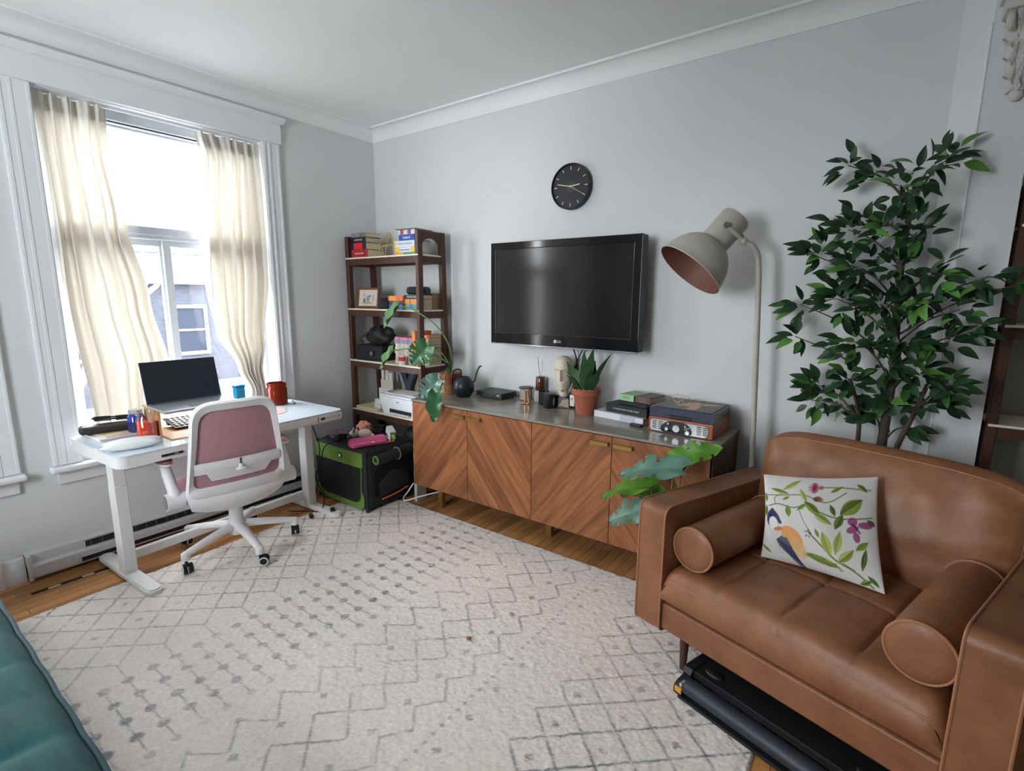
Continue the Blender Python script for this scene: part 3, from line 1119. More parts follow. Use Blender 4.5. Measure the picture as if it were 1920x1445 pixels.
def lum2(u, v):
    w = .165 - .03 * (1 - v)
    y = (2 * u - 1) * w
    z = .545 + .055 * v
    return (back_x(z) + .06 * (1 - (y / .24) ** 2) * .45 + .016 - .012 * (1 - v), y, z)


G().grid(lum2, 20, 5).obj('lumbar_tray', CH, M_cw)
xk = back_x(.62) + .027 + .018
G().box((xk, .0, .635), (.006, .006, .03), 0, .001, 1).obj('lumbar_slot', lbo, M_blk)
G().lathe([(.0, 0), (.024, 0), (.026, .006), (.012, .012), (.010, .03), (0, .032)], (xk - .006, 0, .588), 20).obj('lumbar_knob', lbo, M_cw)
# arms
for s_ in (-1, 1):
    y = s_ * .285
    ap = G().tube(smoothpath([(.19, s_ * .225, .43), (.19, s_ * .27, .455), (.19, s_ * .285, .50), (.13, s_ * .292, .59), (.10, s_ * .295, .638)], 6), [.034] * 7 + [.03] * 6 + [.026] * 6 + [.024] * 6, 12, flat=1.0)
    arm = ap.obj('armrest', CH, M_cw, smooth=60)
    G().cyl((.19, s_ * .245, .455), (.19, s_ * .325, .455), .046, .044, 24).obj('pivot', arm, M_cw)
    G().cyl((.19, s_ * .326, .455), (.19, s_ * .328, .455), .036, n=24).obj('pivot_cap', arm, mat('pivot_grey', (120, 118, 124), rough=.5))
    G().ell((.08, s_ * .298, .643), (.115, .042, .015), 24, 8).obj('arm_base', arm, M_cw)
    G().ell((.08, s_ * .298, .656), (.110, .040, .016), 24, 8).obj('arm_pad', arm, M_pinkd)

# the seat is swivelled a little against the star base
for ch in CH.children:
    if ch.name.split('.')[0] not in ('leg', 'caster', 'hub', 'gas_column'):
        ch.rotation_euler.z = R(-7)
        ch.location = (0, -.055, 0)
# cables hanging below the desk and a little black plug
tag(G().tube(smoothpath([(-3.20, 2.0, .60), (-3.17, 2.03, .42), (-3.17, 1.99, .2), (-3.12, 2.01, .10), (-3.05, 1.93, .02), (-3.16, 1.86, .012), (-3.24, 1.80, .012)], 8), .004, 7).obj('power_cable', None, M_cable), 'black power cable hanging beside the far desk leg', 'cable')
pl = thing('power_plug', 'black power plug lying on the floor under the desk', 'plug', (-3.03, 1.845, .0), R(-25))
G().box((0, 0, .0145), (.055, .028, .026), 0, .008, 2).obj('body', pl, M_blk)
for q in (-.006, .006):
    G().b6(.027, .042, q - .002, q + .002, .012, .018).obj('prong', pl, mat('brass_prong', (190, 160, 90), rough=.3, metal=.9))
clp = tag(G().box((0, 0, .006), (.030, .055, .012), 0, .004, 2).obj('cable_clip', None, M_blk, loc=(-2.955, 1.962, .0365), rz=R(60)), 'small black clip resting on the far desk foot', 'clip')
# ================================================================ corner shelf, crate, sideboard, television, clock, lamp
M_wal = mat('dark_walnut', (74, 46, 36), rough=.42, var=.25, vscale=4, stretch=(6, 6, 1.0), spec=.4)
M_shelf = mat('cream_lacquer', (226, 219, 196), rough=.4, spec=.4)
M_page = mat('book_pages', (208, 190, 158), rough=.85, var=.08, vscale=60, stretch=(1, 1, 8))
M_pagew = mat('book_pages_pale', (214, 212, 204), rough=.85, var=.06, vscale=60, stretch=(1, 1, 8))
TIERS = [.585, .99, 1.40, 1.792]


def ladder_shelf(label, loc, mirror=1, depth_top=.27, depth_bot=.325):
    t = thing('ladder_shelf', label, 'shelf unit', loc, 0, 'walnut ladder shelves')
    W, H = .825, 1.955
    fd = .0

    def back_y(z):
        return depth_bot + (depth_top - depth_bot) * z / H
    for sx in (0, W):
        x0, x1 = (sx, sx + .035) if sx == 0 else (sx - .035, sx)
        G().b6(x0, x1, 0, .045, 0, H, .004, 1).obj('leg', t, M_wal)
        g = G()
        vs = []
        for z in (0, H):
            yb = back_y(z)
            vs += [(x0, yb - .042, z), (x1, yb - .042, z), (x1, yb, z), (x0, yb, z)]
        g.add(vs, [(0, 3, 2, 1), (4, 5, 6, 7), (0, 1, 5, 4), (1, 2, 6, 5), (2, 3, 7, 6), (3, 0, 4, 7)])
        g.obj('leg', t, M_wal)
        for z in TIERS:
            G().b6(x0 + .006, x1 - .006, .045, back_y(z) - .042, z - .062, z - .008).obj('side_rail', t, M_wal)
        # arched top panel
        yb = back_y(H) - .042
        n = 12
        pts = [(.045, H), (yb, H), (yb, H - .08)]
        for k in range(n + 1):
            a = PI * k / n
            pts.append(((.045 + yb) / 2 + (yb - .045) / 2 * math.cos(a), H - .105 + .058 * math.sin(a)))
        pts.append((.045, H - .08))
        pts[2:3] = []
        pts[-1:] = []
        Mx = Matrix(((0, 0, 1, x0 + .006), (1, 0, 0, 0), (0, 1, 0, 0), (0, 0, 0, 1)))
        G().prism(pts, 0, .023, Mx).obj('arch_panel', t, M_wal, smooth=30)
    for i, z in enumerate(TIERS):
        yb = back_y(z)
        bd_ = G().b6(.004, W - .004, -.004, yb - .02, z - .012, z, .004, 2).obj('shelf_board', t, M_shelf)
        G().b6(.035, W - .035, .008, .026, z - .058, z - .012).obj('front_rail', t, M_wal)
        G().b6(.035, W - .035, yb - .036, yb - .02, z - .058, z - .012).obj('back_rail', t, M_wal)
    return t


SX, SY = -3.512, 2.575
ladder_shelf('dark walnut ladder shelf filled with books in the corner', (SX, SY, 0))


def cm(col):
    return mat('print_%d_%d_%d' % col, col, rough=.5)


def book(label, x, y, z, w, d, h, rz=0, col=(200, 60, 60), bands=(), txt=None, tcol=(240, 238, 230), tsize=.5, group='books on the ladder shelf', pages=None, rot=None, tx=0):
    """(x,y) = centre of the spine, spine faces local -y"""
    o = thing('book', label, 'book', (x, y, z), rz, group)
    if rot:
        o.rotation_euler = rot
    c = .0022
    g = G().b6(-w / 2, w / 2, 0, d, 0, c).b6(-w / 2, w / 2, 0, d, h - c, h)
    g.b6(-w / 2, w / 2, -.001, c, 0, h, .001, 1)
    cov = g.obj('cover', o, cm(col), smooth=30)
    G().b6(-w / 2 + .003, w / 2 - .003, c, d - .004, c, h - c).obj('pages', o, pages or M_page)
    for (u0, u1, bc) in bands:
        G().b6(-w / 2 + w * u0, -w / 2 + w * u1, -.0017, -.0009, .0015, h - .0015).obj('spine_band', cov, cm(bc))
    if txt:
        text(txt, 'spine_lettering', cov, cm(tcol), (tx, -.0019, h / 2), (PI / 2, 0, 0), h * tsize, .0003, 'CENTER')
    return o


# --- top tier
z = 1.7925
zz = z
for lab, h, w, dx, rz, col, bands, txt, ts in [
        ('red paperback at the bottom of the left pile on the top tier', .060, .185, 0, .04, (172, 40, 44), [(.72, .86, (150, 30, 34))], 'MONASTERY', .3),
        ('red and navy book second from the bottom of the left top pile', .052, .19, -.01, -.02, (34, 38, 60), [(.22, .78, (214, 44, 42))], None, .4),
        ('black paperback third from the bottom of the left top pile', .040, .165, -.005, .03, (34, 30, 34), [], 'NIGHTLINE', .45),
        ('grey paperback on top of the left pile on the top tier', .032, .18, -.006, -.05, (128, 130, 132), [(.5, .9, (108, 110, 114))], 'story', .4)]:
    book(lab, -3.372 + dx, 2.605, zz, w, .15, h, rz, col, bands, txt, (225, 220, 215), ts, 'left book pile on the top tier')
    zz += h + .0005
zz = z
for lab, h, w, dx, rz, col, bands, txt, tc, ts, d in [
        ('thin orange and green guide at the bottom of the right top pile', .020, .205, -.005, .0, (72, 150, 110), [(0, .4, (224, 158, 70))], None, (255, 255, 255), .4, .22),
        ('yellow and white language book second in the right top pile', .036, .205, -.01, .0, (214, 218, 228), [(0, .22, (240, 190, 40)), (.82, 1, (240, 190, 40))], 'instant spanish', (60, 66, 120), .5, .19),
        ('thick white menu book third in the right top pile', .046, .21, -.015, .02, (206, 214, 222), [(.02, .09, (240, 188, 60))], 'COMPLETE MENUS', (140, 146, 156), .42, .2),
        ('blue travel guide fourth in the right top pile', .040, .165, .01, -.02, (30, 70, 160), [], 'Ireland', (240, 244, 250), .72, .17),
        ('pink and white illustrated book near the top of the right top pile', .034, .165, .015, .03, (222, 190, 200), [(0, .3, (226, 214, 220)), (.1, .3, (200, 70, 90)), (.55, .75, (90, 100, 140))], None, (200, 40, 60), .5, .17)]:
    book(lab, -2.868 + dx, 2.626, zz, w, d * .92, h, rz, col, bands, txt, tc, ts, 'right book pile on the top tier', M_pagew)
    zz += h + .0005
fl = tag(G().box((0, 0, .0025), (.19, .2, .005), 0, .001, 1).obj('magazine', None, cm((104, 138, 116)), loc=(-2.86, 2.70, zz), rz=.12), 'thin green booklet lying across the right top book pile', 'booklet')
# himmeli: gold wire polyhedron, resting on one of its points
M_gold = mat('brass_wire', (226, 200, 132), rough=.3, metal=.85)
hm = thing('wire_polyhedron', 'gold wire geometric ornament between the two top book piles', 'ornament', (-3.115, 2.665, z), R(20))
ring = [Vector((.082 * math.cos(2 * PI * k / 5), .06 * math.sin(2 * PI * k / 5), .085 + .02 * math.sin(2 * PI * k / 5 + 1))) for k in range(5)]
low = [Vector((.045 * math.cos(2 * PI * k / 3 + .5), .035 * math.sin(2 * PI * k / 3 + .5), .003)) for k in range(3)]
apex = Vector((.02, 0, .178))
edges = [(ring[k], ring[(k + 1) % 5]) for k in range(5)] + [(ring[k], apex) for k in range(5)] + [(low[k], low[(k + 1) % 3]) for k in range(3)]
edges += [(low[k], min(ring, key=lambda p: (p - low[k]).length)) for k in range(3)] + [(low[k], sorted(ring, key=lambda p: (p - low[k]).length)[1]) for k in range(3)]
for a, b in edges:
    G().cyl(a, b, .0028, n=6).obj('wire', hm, M_gold)

# --- second tier
z = 1.4005
fr = thing('photo_frame', 'brown wooden frame with a family snapshot on the second tier', 'photo frame', (-3.362, 2.655, z), R(14))
Tf = Matrix.Rotation(R(-9), 4, 'X')
fg = G()
for a in ((-.105, .105, 0, .018), (-.105, .105, .147, .165), (-.105, -.087, .018, .147), (.087, .105, .018, .147)):
    fg.b6(a[0], a[1], -.008, .008, a[2], a[3], .003, 1, Tf)
M_fr = mat('frame_wood', (120, 70, 44), rough=.45, var=.15, vscale=20)
fg.obj('moulding', fr, M_fr)
G().b6(-.09, .09, .0, .006, .015, .15, 0, 1, Tf).obj('backing', fr, M_blkm)
P = Paint(70, 52, (212, 206, 196))
for a in ((.3, .35, .07, .14, (90, 70, 80)), (.5, .45, .1, .2, (120, 138, 160)), (.6, .62, .05, .07, (70, 60, 60)), (.78, .42, .08, .15, (188, 178, 170)), (.32, .62, .05, .07, (196, 160, 140)), (.78, .62, .045, .06, (150, 110, 90)), (.45, .2, .3, .06, (150, 140, 132)), (.25, .75, .02, .08, (190, 90, 90))):
    P.ell(a[0], a[1], a[2], a[3], 0, a[4], .85)
M_print = attr_mat('printed_surface', rough=.45)
colorgrid('photograph', fr, lambda U, V: np.stack([-.087 + .174 * U, -.003 + (.018 + .129 * V) * math.sin(R(9)) , (.018 + .129 * V) * math.cos(R(9))], -1), P.img, M_print)
G().tube([(0, .03, .12), (0, .085, .002)], .004, 6).obj('easel_leg', fr, M_blkm)
cap = thing('camera_pouch', 'dark grey dome shaped pouch beside the photo frame', 'pouch', (-3.145, 2.66, z))
G().lathe([(.062, 0), (.064, .01), (.058, .05), (.035, .078), (0, .086)], n=24).obj('shell', cap, mat('charcoal_cloth', (42, 42, 46), rough=.85))
G().tube([(.064 * math.cos(2 * PI * k / 24), .064 * math.sin(2 * PI * k / 24), .012) for k in range(24)], .003, 6, closed=True).obj('zipper', cap, M_blk)
zz = z
for lab, h, w, col, bands, txt in [
        ('blue paperback at the bottom of the left pile on the second tier', .036, .16, (36, 84, 150), [(.8, 1, (80, 130, 180))], 'THE COAST'),
        ('maroon paperback in the middle of the left pile on the second tier', .026, .15, (86, 44, 58), [], 'VOICES'),
        ('orange patterned paperback on top of the left pile on the second tier', .036, .17, (226, 112, 62), [(.1, .5, (236, 150, 70)), (.6, .8, (214, 90, 60))], None)]:
    book(lab, -2.972, 2.605, zz, w * .93, .14, h, .02, col, bands, txt, (228, 224, 230), .5, 'left book pile on the second tier')
    zz += h + .0005
zz = z
for lab, h, w, col, bands, txt in [
        ('teal and blue book at the bottom of the right pile on the second tier', .040, .185, (120, 178, 170), [(.3, .5, (70, 150, 200)), (.85, 1, (130, 190, 220))], None),
        ('orange book in the middle of the right pile on the second tier', .036, .185, (232, 150, 80), [(.3, .4, (200, 120, 60))], None),
        ('dark green book on top of the right pile on the second tier', .030, .185, (40, 66, 64), [], 'WINTER WALKS')]:
    book(lab, -2.812, 2.626, zz, w * .96, .115, h, 0, col, bands, txt, (222, 226, 220), .55, 'right book pile on the second tier')
    zz += h + .0005
spk = thing('bluetooth_speaker', 'rounded black portable speaker on top of the second tier books', 'speaker', (-2.80, 2.675, zz))
G().box((0, 0, .03), (.20, .085, .058), 0, .026, 5).obj('body', spk, mat('speaker_black', (40, 46, 58), rough=.5, bump=.3, bscale=500))
G().box((0, -.041, .03), (.13, .006, .034), 0, .002, 1).obj('grille', spk, M_blkm)
bk = thing('tan_basket', 'tan woven lidded box behind the books on the second tier', 'box', (-2.805, 2.80, z))
M_tan = mat('woven_tan', (168, 142, 104), rough=.9, bump=.8, bscale=120, var=.15, vscale=60)
G().box((0, 0, .048), (.14, .10, .096), 0, .008, 2).obj('body', bk, M_tan)
G().box((0, 0, .106), (.15, .11, .03), 0, .006, 2).obj('lid', bk, M_tan)

# --- third tier
z = .9905
cs_ = thing('projector_case', 'black hard projector box on the third tier', 'case', (-3.30, 2.655, z), R(6))
G().box((0, .02, .062), (.29, .17, .122), 0, .012, 3).obj('body', cs_, M_blkm)
G().cyl((.04, -.0655, .06), (.04, -.075, .06), .024, n=24).obj('lens_ring', cs_, M_blk)
G().cyl((.04, -.0752, .06), (.04, -.077, .06), .015, n=20).obj('lens', cs_, mat('lens_grey', (110, 112, 118), rough=.2))
bg_ = thing('black_bag', 'crumpled black nylon bag slumped on the projector box', 'bag', (-3.22, 2.66, z + .1235), R(10))


def bag(u, v, r=(.12, .075, .075), k=1):
    a, b = u * 2 * PI, (v - .5) * PI
    s_ = 1 + .16 * math.sin(3 * a + 2 * v * 5) + .1 * math.sin(5 * a - 7 * v * k)
    return (r[0] * math.cos(b) * math.cos(a) * s_, r[1] * math.cos(b) * math.sin(a) * s_, r[2] + r[2] * math.sin(b) * (1 + .15 * math.sin(4 * a)) * (1 if b > 0 else 1.0))


M_nyl = mat('black_nylon', (30, 31, 35), rough=.55, bump=.4, bscale=60)
bgo = G().grid(bag, 28, 14, cu=True)
bgo.v = [(p[0], p[1], max(0, p[2])) for p in bgo.v]
bgo.obj('body', bg_, M_nyl, smooth=60)
G().box((.03, -.078, .10), (.04, .006, .012), .3, .002, 1).obj('buckle', bg_, mat('tag_grey', (92, 92, 92)))
G().tube(smoothpath([(-.09, -.04, .10), (-.15, -.06, .05), (-.12, -.07, .02)], 5), .010, 8, flat=.4).obj('strap', bg_, M_nyl)
spine_cols = [((206, 196, 184), 'cream'), ((196, 186, 172), 'cream'), ((210, 202, 192), 'cream'), ((198, 188, 176), 'cream'), ((208, 200, 188), 'cream'), ((200, 190, 178), 'cream'), ((132, 142, 172), 'blue-grey'), ((206, 128, 150), 'pink')]
ordn = ['lowest', 'second', 'third', 'fourth', 'fifth', 'sixth', 'seventh', 'top']
for cidx, (cxp, cn) in enumerate(((-2.985, 'near the black bag'), (-2.885, 'near the upright orange book'))):
    zz = z
    for k, (c_, nm) in enumerate(spine_cols):
        book('small %s paperback, %s in the third tier pile %s' % (nm, ordn[k], cn), cxp, 2.635 + .004 * (k % 3), zz, .098, .15, .0245, 0, c_, [(.35, .65, tuple(max(0, q - 26) for q in c_))], None, group='twin paperback piles on the third tier')
        zz += .025
book('upright orange book with a plain spine on the third tier', -2.81, 2.64, z + .125, .25, .17, .034, 0, (226, 138, 48), [(.2, .3, (190, 100, 30))], None, group='books on the ladder shelf', rot=(0, R(-90), 0))
cols = [((178, 170, 120), 'olive'), ((170, 196, 150), 'pale green'), ((212, 210, 204), 'white'), ((188, 190, 210), 'lilac'), ((150, 88, 70), 'rust'), ((110, 120, 140), 'slate'), ((110, 186, 148), 'mint'), ((232, 160, 80), 'orange'), ((216, 106, 84), 'coral')]
zz = z
for k, (c_, nm) in enumerate(cols):
    book('%s paperback %s in the rightmost third tier pile' % (nm, (['lowest'] + ordn[1:8] + ['top'])[k] if k != 7 else 'last but one'), -2.770, 2.685, zz, .115, .135, .0245, 0, c_, [(.1, .9, tuple(min(255, q + 14) for q in c_))], 'PAPERBACK' if k == 8 else None, group='right paperback pile on the third tier')
    zz += .025
tn = thing('red_tin', 'small red and white tin in front of the third tier books', 'tin', (-2.905, 2.592, z))
G().lathe([(.026, 0), (.027, .003), (.027, .068), (.026, .07)], n=24).obj('body', tn, cm((222, 216, 212)))
G().lathe([(.0274, .03), (.0274, .06)], n=24, caps=False).obj('red_band', tn, cm((206, 62, 50)))

# --- bottom tier
z = .5855
M_pine = mat('pale_pine', (224, 206, 160), rough=.55, var=.06, vscale=5, stretch=(1, 8, 8))
tag(G().box((0, 0, .011), (.27, .20, .022), 0, .002, 1).obj('wood_board', None, M_pine, loc=(-3.338, 2.685, z)), 'pale pine board lying on the bottom tier', 'board')
for k in range(2):
    tag(G().box((0, 0, .019), (.085, .10, .036), 0, .002, 1).obj('small_box', None, mat('white_carton', (216, 218, 220), rough=.6, var=.1, vscale=50), loc=(-3.235 + .01 * k, 2.66, z + .0225 + .0365 * k), rz=.1 * k), ['lower', 'upper'][k] + ' white ink carton of two stacked on the pine board', 'box', 'ink cartons on the bottom tier')
lr = thing('letter_rack', 'white slotted letter rack holding envelopes behind the printer', 'rack', (-3.33, 2.80, z + .0225), 0)
for k in range(3):
    G().b6(-.07 + .05 * k, -.035 + .05 * k, -.004, .004, .0, .30 - .02 * k, .002, 1).obj('upright', lr, M_paper)
G().b6(-.07, .10, -.035, -.028, 0, .13, .002, 1).obj('front_pocket', lr, M_paper)
G().b6(-.07, .10, -.028, .004, 0, .006).obj('floor_plate', lr, M_paper)
G().b6(-.06, .09, -.02, -.012, .006, .20).obj('envelope', lr, cm((216, 210, 198)))
cv = tag(G().box((0, 0, .15), (.19, .012, .30), 0, .002, 1).obj('art_canvas', None, mat('raw_canvas', (172, 158, 138), rough=.9, bump=.3, bscale=300), loc=(-3.10, 2.847, z)), 'small raw canvas panel leaning behind the letter ornament', 'canvas')
yl = thing('letter_ornament', 'dark teal capital letter Y ornament standing behind the printer', 'letter', (-3.07, 2.806, z), 0)
G().prism([(-.03, 0), (.03, 0), (.03, .185), (.11, .36), (.05, .36), (0, .245), (-.05, .36), (-.11, .36), (-.03, .185)], -.018, .018, Matrix.Rotation(PI / 2, 4, 'X')).obj('letter', yl, mat('teal_paint', (42, 56, 68), rough=.5), smooth=20)
pr = thing('printer', 'white home printer with a dark paper slot on the bottom tier', 'printer', (-2.975, 2.572, z), R(-2))
pr.scale = (1, .86, 1.05)
M_prn = mat('printer_white', (222, 224, 228), rough=.4)
g = G()
prof_ = [(-.17, 0), (.20, 0), (.215, .13), (-.215, .13)]
g.prism([(-.165, .0), (.20, .0), (.215, .035), (.215, .13), (-.215, .13), (-.19, .04)], -.0, -.22, Matrix.Translation((0, .02, .0)) @ Matrix.Rotation(PI / 2, 4, 'X'))
g.obj('body', pr, M_prn, smooth=20)
G().b6(-.215, .215, .018, .24, .132, .146, .004, 2).obj('scanner_lid', pr, M_prn)
G().b6(-.19, .19, .05, .22, .146, .160, .003, 1).obj('lid_top', pr, mat('printer_grey', (186, 186, 188), rough=.5))
G().b6(-.08, .16, .006, .021, .022, .045).obj('paper_slot', pr, M_blk)
G().b6(-.075, .155, -.01, .02, .012, .022, .002, 1).obj('paper_tray', pr, mat('tray_grey', (196, 198, 202), rough=.5))
G().b6(-.01, .02, .0175, .0195, .098, .104).obj('badge', pr, mat('badge_grey', (96, 98, 104), rough=.4))
tag(G().box((0, 0, .0015), (.25, .17, .003), 0, 0, 1).obj('paper_sheets', None, M_paper, loc=(-2.95, 2.675, z + .1690), rz=.1), 'sheets of white paper on the printer lid', 'paper')

# ---------------------------------------------------------------- pet crate
M_crk = mat('charcoal_polyester', (34, 35, 39), rough=.85, bump=.3, bscale=300, var=.1, vscale=10)
M_crg = mat('lime_polyester', (96, 128, 50), rough=.8, bump=.3, bscale=300, var=.06, vscale=12)
M_mesh = mat('black_mesh', (14, 15, 18), rough=.7, bump=.4, bscale=600)
M_or = mat('orange_trim', (190, 104, 60), rough=.7)
CR = thing('pet_crate', 'soft green and black folding pet crate beside the desk leg', 'pet crate', (-3.045, 2.325, .0115), 0)
CX, CY, CH_ = .295, .228, .45
G().box((0, 0, .2275), (CX * 2 - .01, CY * 2 - .01, .445), 0, .045, 5).obj('body', CR, M_crk)
# side panel facing the desk front (-y): lime top band, lime trim loop, mesh window
fy = -CY
G().b6(-CX + .02, CX - .035, fy - .004, fy + .01, .325, .425, .003, 1).obj('lime_band', CR, M_crg)
lw = rounded_loop([(-CX + .03, .055), (CX - .06, .055), (CX - .045, .325), (-CX + .02, .325)], [.11, .08, .005, .005])
G().prism([(p[0], p[1]) for p in lw], 0, .006, Matrix.Translation((0, fy + .004, 0)) @ Matrix.Rotation(PI / 2, 4, 'X')).obj('mesh_window', CR, M_mesh, smooth=20)
ob = rounded_loop([(-CX + .008, .02), (CX - .03, .02), (CX - .03, .33), (-CX + .008, .33)], [.1, .05, .004, .004])
g = G()
ou, inn = resample(ob, 90), resample(lw, 90)
ba = lambda L: sorted(L, key=lambda p: math.atan2(p[1] - .19, p[0]))
ou, inn = ba(ou), ba(inn)
vs = [(p[0], fy + .001, p[1]) for p in ou] + [(p[0], fy - .001, p[1]) for p in inn]
g.add(vs, [(i, (i + 1) % 90, 90 + (i + 1) % 90, 90 + i) for i in range(90) if ou[i][1] < .12 and ou[(i + 1) % 90][1] < .12])
g.obj('lime_corner', CR, M_crg)
G().tube([(p[0], fy - .002, p[1]) for p in lw], .004, 6, closed=True).obj('lime_piping', CR, M_crg)
bdg = G().cyl((.02, fy - .004, .375), (.02, fy - .008, .375), .021, n=24).obj('round_badge', CR, M_blk)
G().ell((.02, fy - .0085, .371), (.011, .001, .009), 12, 6).obj('badge_paw', bdg, M_white)
for q in (-.008, 0, .008):
    G().ell((.02 + q, fy - .0085, .383 - abs(q) * .3), (.0035, .001, .0045), 10, 6).obj('badge_toe', bdg, M_white)
# front (+x): doorway as a near-black panel for the shade inside, with rolled flap, inner mesh and orange hem
fx = CX
lo_ = rounded_loop([(-.16, .075), (.165, .075), (.165, .31), (-.16, .31)], [.06, .06, .08, .08])
G().prism([(p[0], p[1]) for p in lo_], 0, .003, Matrix.Translation((fx - .004, 0, 0)) @ Matrix(((0, 0, 1, 0), (1, 0, 0, 0), (0, 1, 0, 0), (0, 0, 0, 1)))).obj('doorway', CR, mat('opening_shade', (10, 11, 13), rough=.9), smooth=20)
G().grid(lambda u, v: (fx + .004 + .02 * math.sin(PI * v) * (.4 + .6 * u), -.13 + .27 * u, .085 + .03 * u + (.10 + .06 * math.sin(PI * u)) * v), 12, 8).obj('folded_flap', CR, M_crk, smooth=60)
G().tube(smoothpath([(fx + .006, -.10, .072), (fx + .008, .02, .078), (fx + .006, .14, .095)], 6), .006, 8).obj('orange_hem', CR, M_or)
G().tube([(fx + .004, .06, .235), (fx + .005, .10, .19)], .003, 6).obj('orange_hem', CR, M_or)
rl = G().tube(smoothpath([(fx + .022, -.155, .372), (fx + .026, 0, .380), (fx + .018, .16, .395)], 8), .036, 18).obj('rolled_door', CR, M_crk)
for q in (-.157, .163):
    G().tube([(fx + .021 + .026 * math.cos(t), q, .374 + .026 * math.sin(t) + (.02 if q > 0 else 0)) for t in [2 * PI * k / 20 for k in range(20)]], .007, 8, closed=True).obj('lime_roll_end', rl, M_crg)
G().tube([(fx + .024 + .04 * math.cos(t), .03, .382 + .04 * math.sin(t)) for t in [2 * PI * k / 20 for k in range(20)]], .004, 6, closed=True, flat=2.5).obj('tie_strap', rl, mat('tan_strap', (132, 112, 92), rough=.8))
for (a, b) in ((-CX, -CY), (CX, -CY), (CX, CY), (-CX, CY)):
    G().cyl((a * .93, b * .92, .004), (a * .93, b * .92, .44), .012, n=10).obj('corner_pole', CR, M_crk)
# things lying on the crate
ZT = .4625
pp = thing('pink_pouch', 'bright pink zipped pencil pouch lying on the pet crate', 'pouch', (-2.845, 2.20, ZT), R(72))
G().box((0, 0, .032), (.27, .085, .062), 0, .029, 5).obj('body', pp, mat('hot_pink_silicone', (206, 84, 134), rough=.6))
G().tube([(-.12, -.04, .034), (0, -.044, .035), (.12, -.04, .034)], .0025, 6).obj('zipper', pp, mat('pale_zip', (226, 150, 180), rough=.4))
G().box((.02, -.046, .034), (.016, .004, .008), 0, .001, 1).obj('zip_pull', pp, M_paper)
ps = thing('plush_toy', 'small beige plush animal curled on the pet crate', 'plush toy', (-3.02, 2.275, ZT), R(20))
M_bei = mat('beige_plush', (196, 180, 160), rough=.95, bump=.8, bscale=200, sheen=.4)
pb = G().ell((.03, .01, .038), (.055, .045, .038), 20, 12)
pb.ell((-.045, -.01, .036), (.042, .038, .034), 18, 10)
pb.ell((-.078, -.018, .028), (.02, .018, .016), 14, 8)
pb.obj('body', ps, M_bei)
for q in (-1, 1):
    G().ell((-.035, -.01 + q * .028, .072), (.008, .012, .022), 12, 8, Matrix.Rotation(q * .4, 4, 'X')).obj('ear', ps, M_bei)
    G().ell((-.030, -.012 + q * .028, .072), (.004, .008, .016), 10, 6, Matrix.Rotation(q * .4, 4, 'X')).obj('inner_ear', ps, mat('plush_brown', (92, 66, 60), rough=.9))
    G().ell((-.083, -.018 + q * .014, .040), (.004, .004, .004), 8, 6).obj('eye', ps, M_blk)
G().tube(smoothpath([(.08, .02, .03), (.1, .0, .04), (.11, -.03, .02)], 4), .009, 8).obj('tail', ps, M_bei)
cl = thing('coral_sponge', 'coral pink fabric bundle beside the plush toy', 'cloth', (-3.11, 2.375, ZT))
g = G().grid(lambda u, v: bag(u, v, (.065, .055, .05), 1.6), 26, 14, cu=True)
g.v = [(p[0], p[1], max(0, p[2])) for p in g.v]
g.obj('body', cl, mat('coral_cloth', (212, 138, 122), rough=.9, bump=.6, bscale=120), smooth=60)
pc = thing('purple_scarf', 'crumpled dark purple patterned cloth on the crate corner', 'cloth', (-3.205, 2.205, ZT))
g = G().grid(lambda u, v: bag(u, v, (.10, .085, .026), 2.1), 30, 14, cu=True)
g.v = [(p[0], p[1], max(0, p[2])) for p in g.v]
g.obj('body', pc, mat('plum_cloth', (66, 56, 78), rough=.9, var=.5, vscale=30, col2=(120, 84, 104)), smooth=60)
hp = thing('headphones', 'black headphones with a trailing cord on the crate edge', 'headphones', (-3.06, 2.14, ZT), R(30))
for q in (-.045, .045):
    c_ = G().cyl((q, 0, .028), (q + .022, .004, .032), .028, .026, 20).obj('ear_cup', hp, M_blk)
G().tube(smoothpath([(-.04, 0, .05), (-.03, .05, .045), (.02, .06, .045), (.055, 0, .05)], 6), .006, 8).obj('headband', hp, M_blk)
G().tube(smoothpath([(-.04, -.01, .012), (-.07, -.05, .005), (-.10, -.085, -.03), (-.115, -.10, -.14), (-.16, -.09, -.30), (-.19, -.085, -.42)], 8), .004, 7).obj('cord', hp, M_cable)
rnd = random.Random(4)
for nm, lab, loc, rr_ in (('cable_bundle', 'tangled black cable bundle behind the plush toy', (-2.985, 2.40, ZT), .062),):
    pts = []
    for k in range(46):
        pts.append((rr_ * math.cos(k * 1.9) * rnd.uniform(.5, 1.1), rr_ * .8 * math.sin(k * 1.9) * rnd.uniform(.5, 1.1), .012 + .085 * abs(math.sin(k * .7)) * rnd.uniform(.3, 1)))
    tag(G().tube(smoothpath(pts, 4), .0032, 6).obj(nm, None, M_cable, loc=loc), lab, 'cables')
rt_ = thing('white_adapter', 'grey white power adapter box propped among the cables', 'adapter', (-2.895, 2.44, ZT), R(-20))
Tr = Matrix.Rotation(R(24), 4, 'Y')
G().box((0, 0, .05), (.085, .05, .055), 0, .006, 2, Tr).obj('body', rt_, mat('adapter_white', (196, 196, 198), rough=.5))
G().b6(-.06, .06, -.03, .03, 0, .004).obj('stand', rt_, mat('adapter_white', (196, 196, 198)))
G().tube([(.0, -.0265, .07), (.03, -.0265, .02)], .004, 6).obj('grey_stripe', rt_, M_heat)
blb = thing('black_backpack', 'dark navy backpack behind the crate under the shelf', 'bag', (-2.87, 2.745, .014))
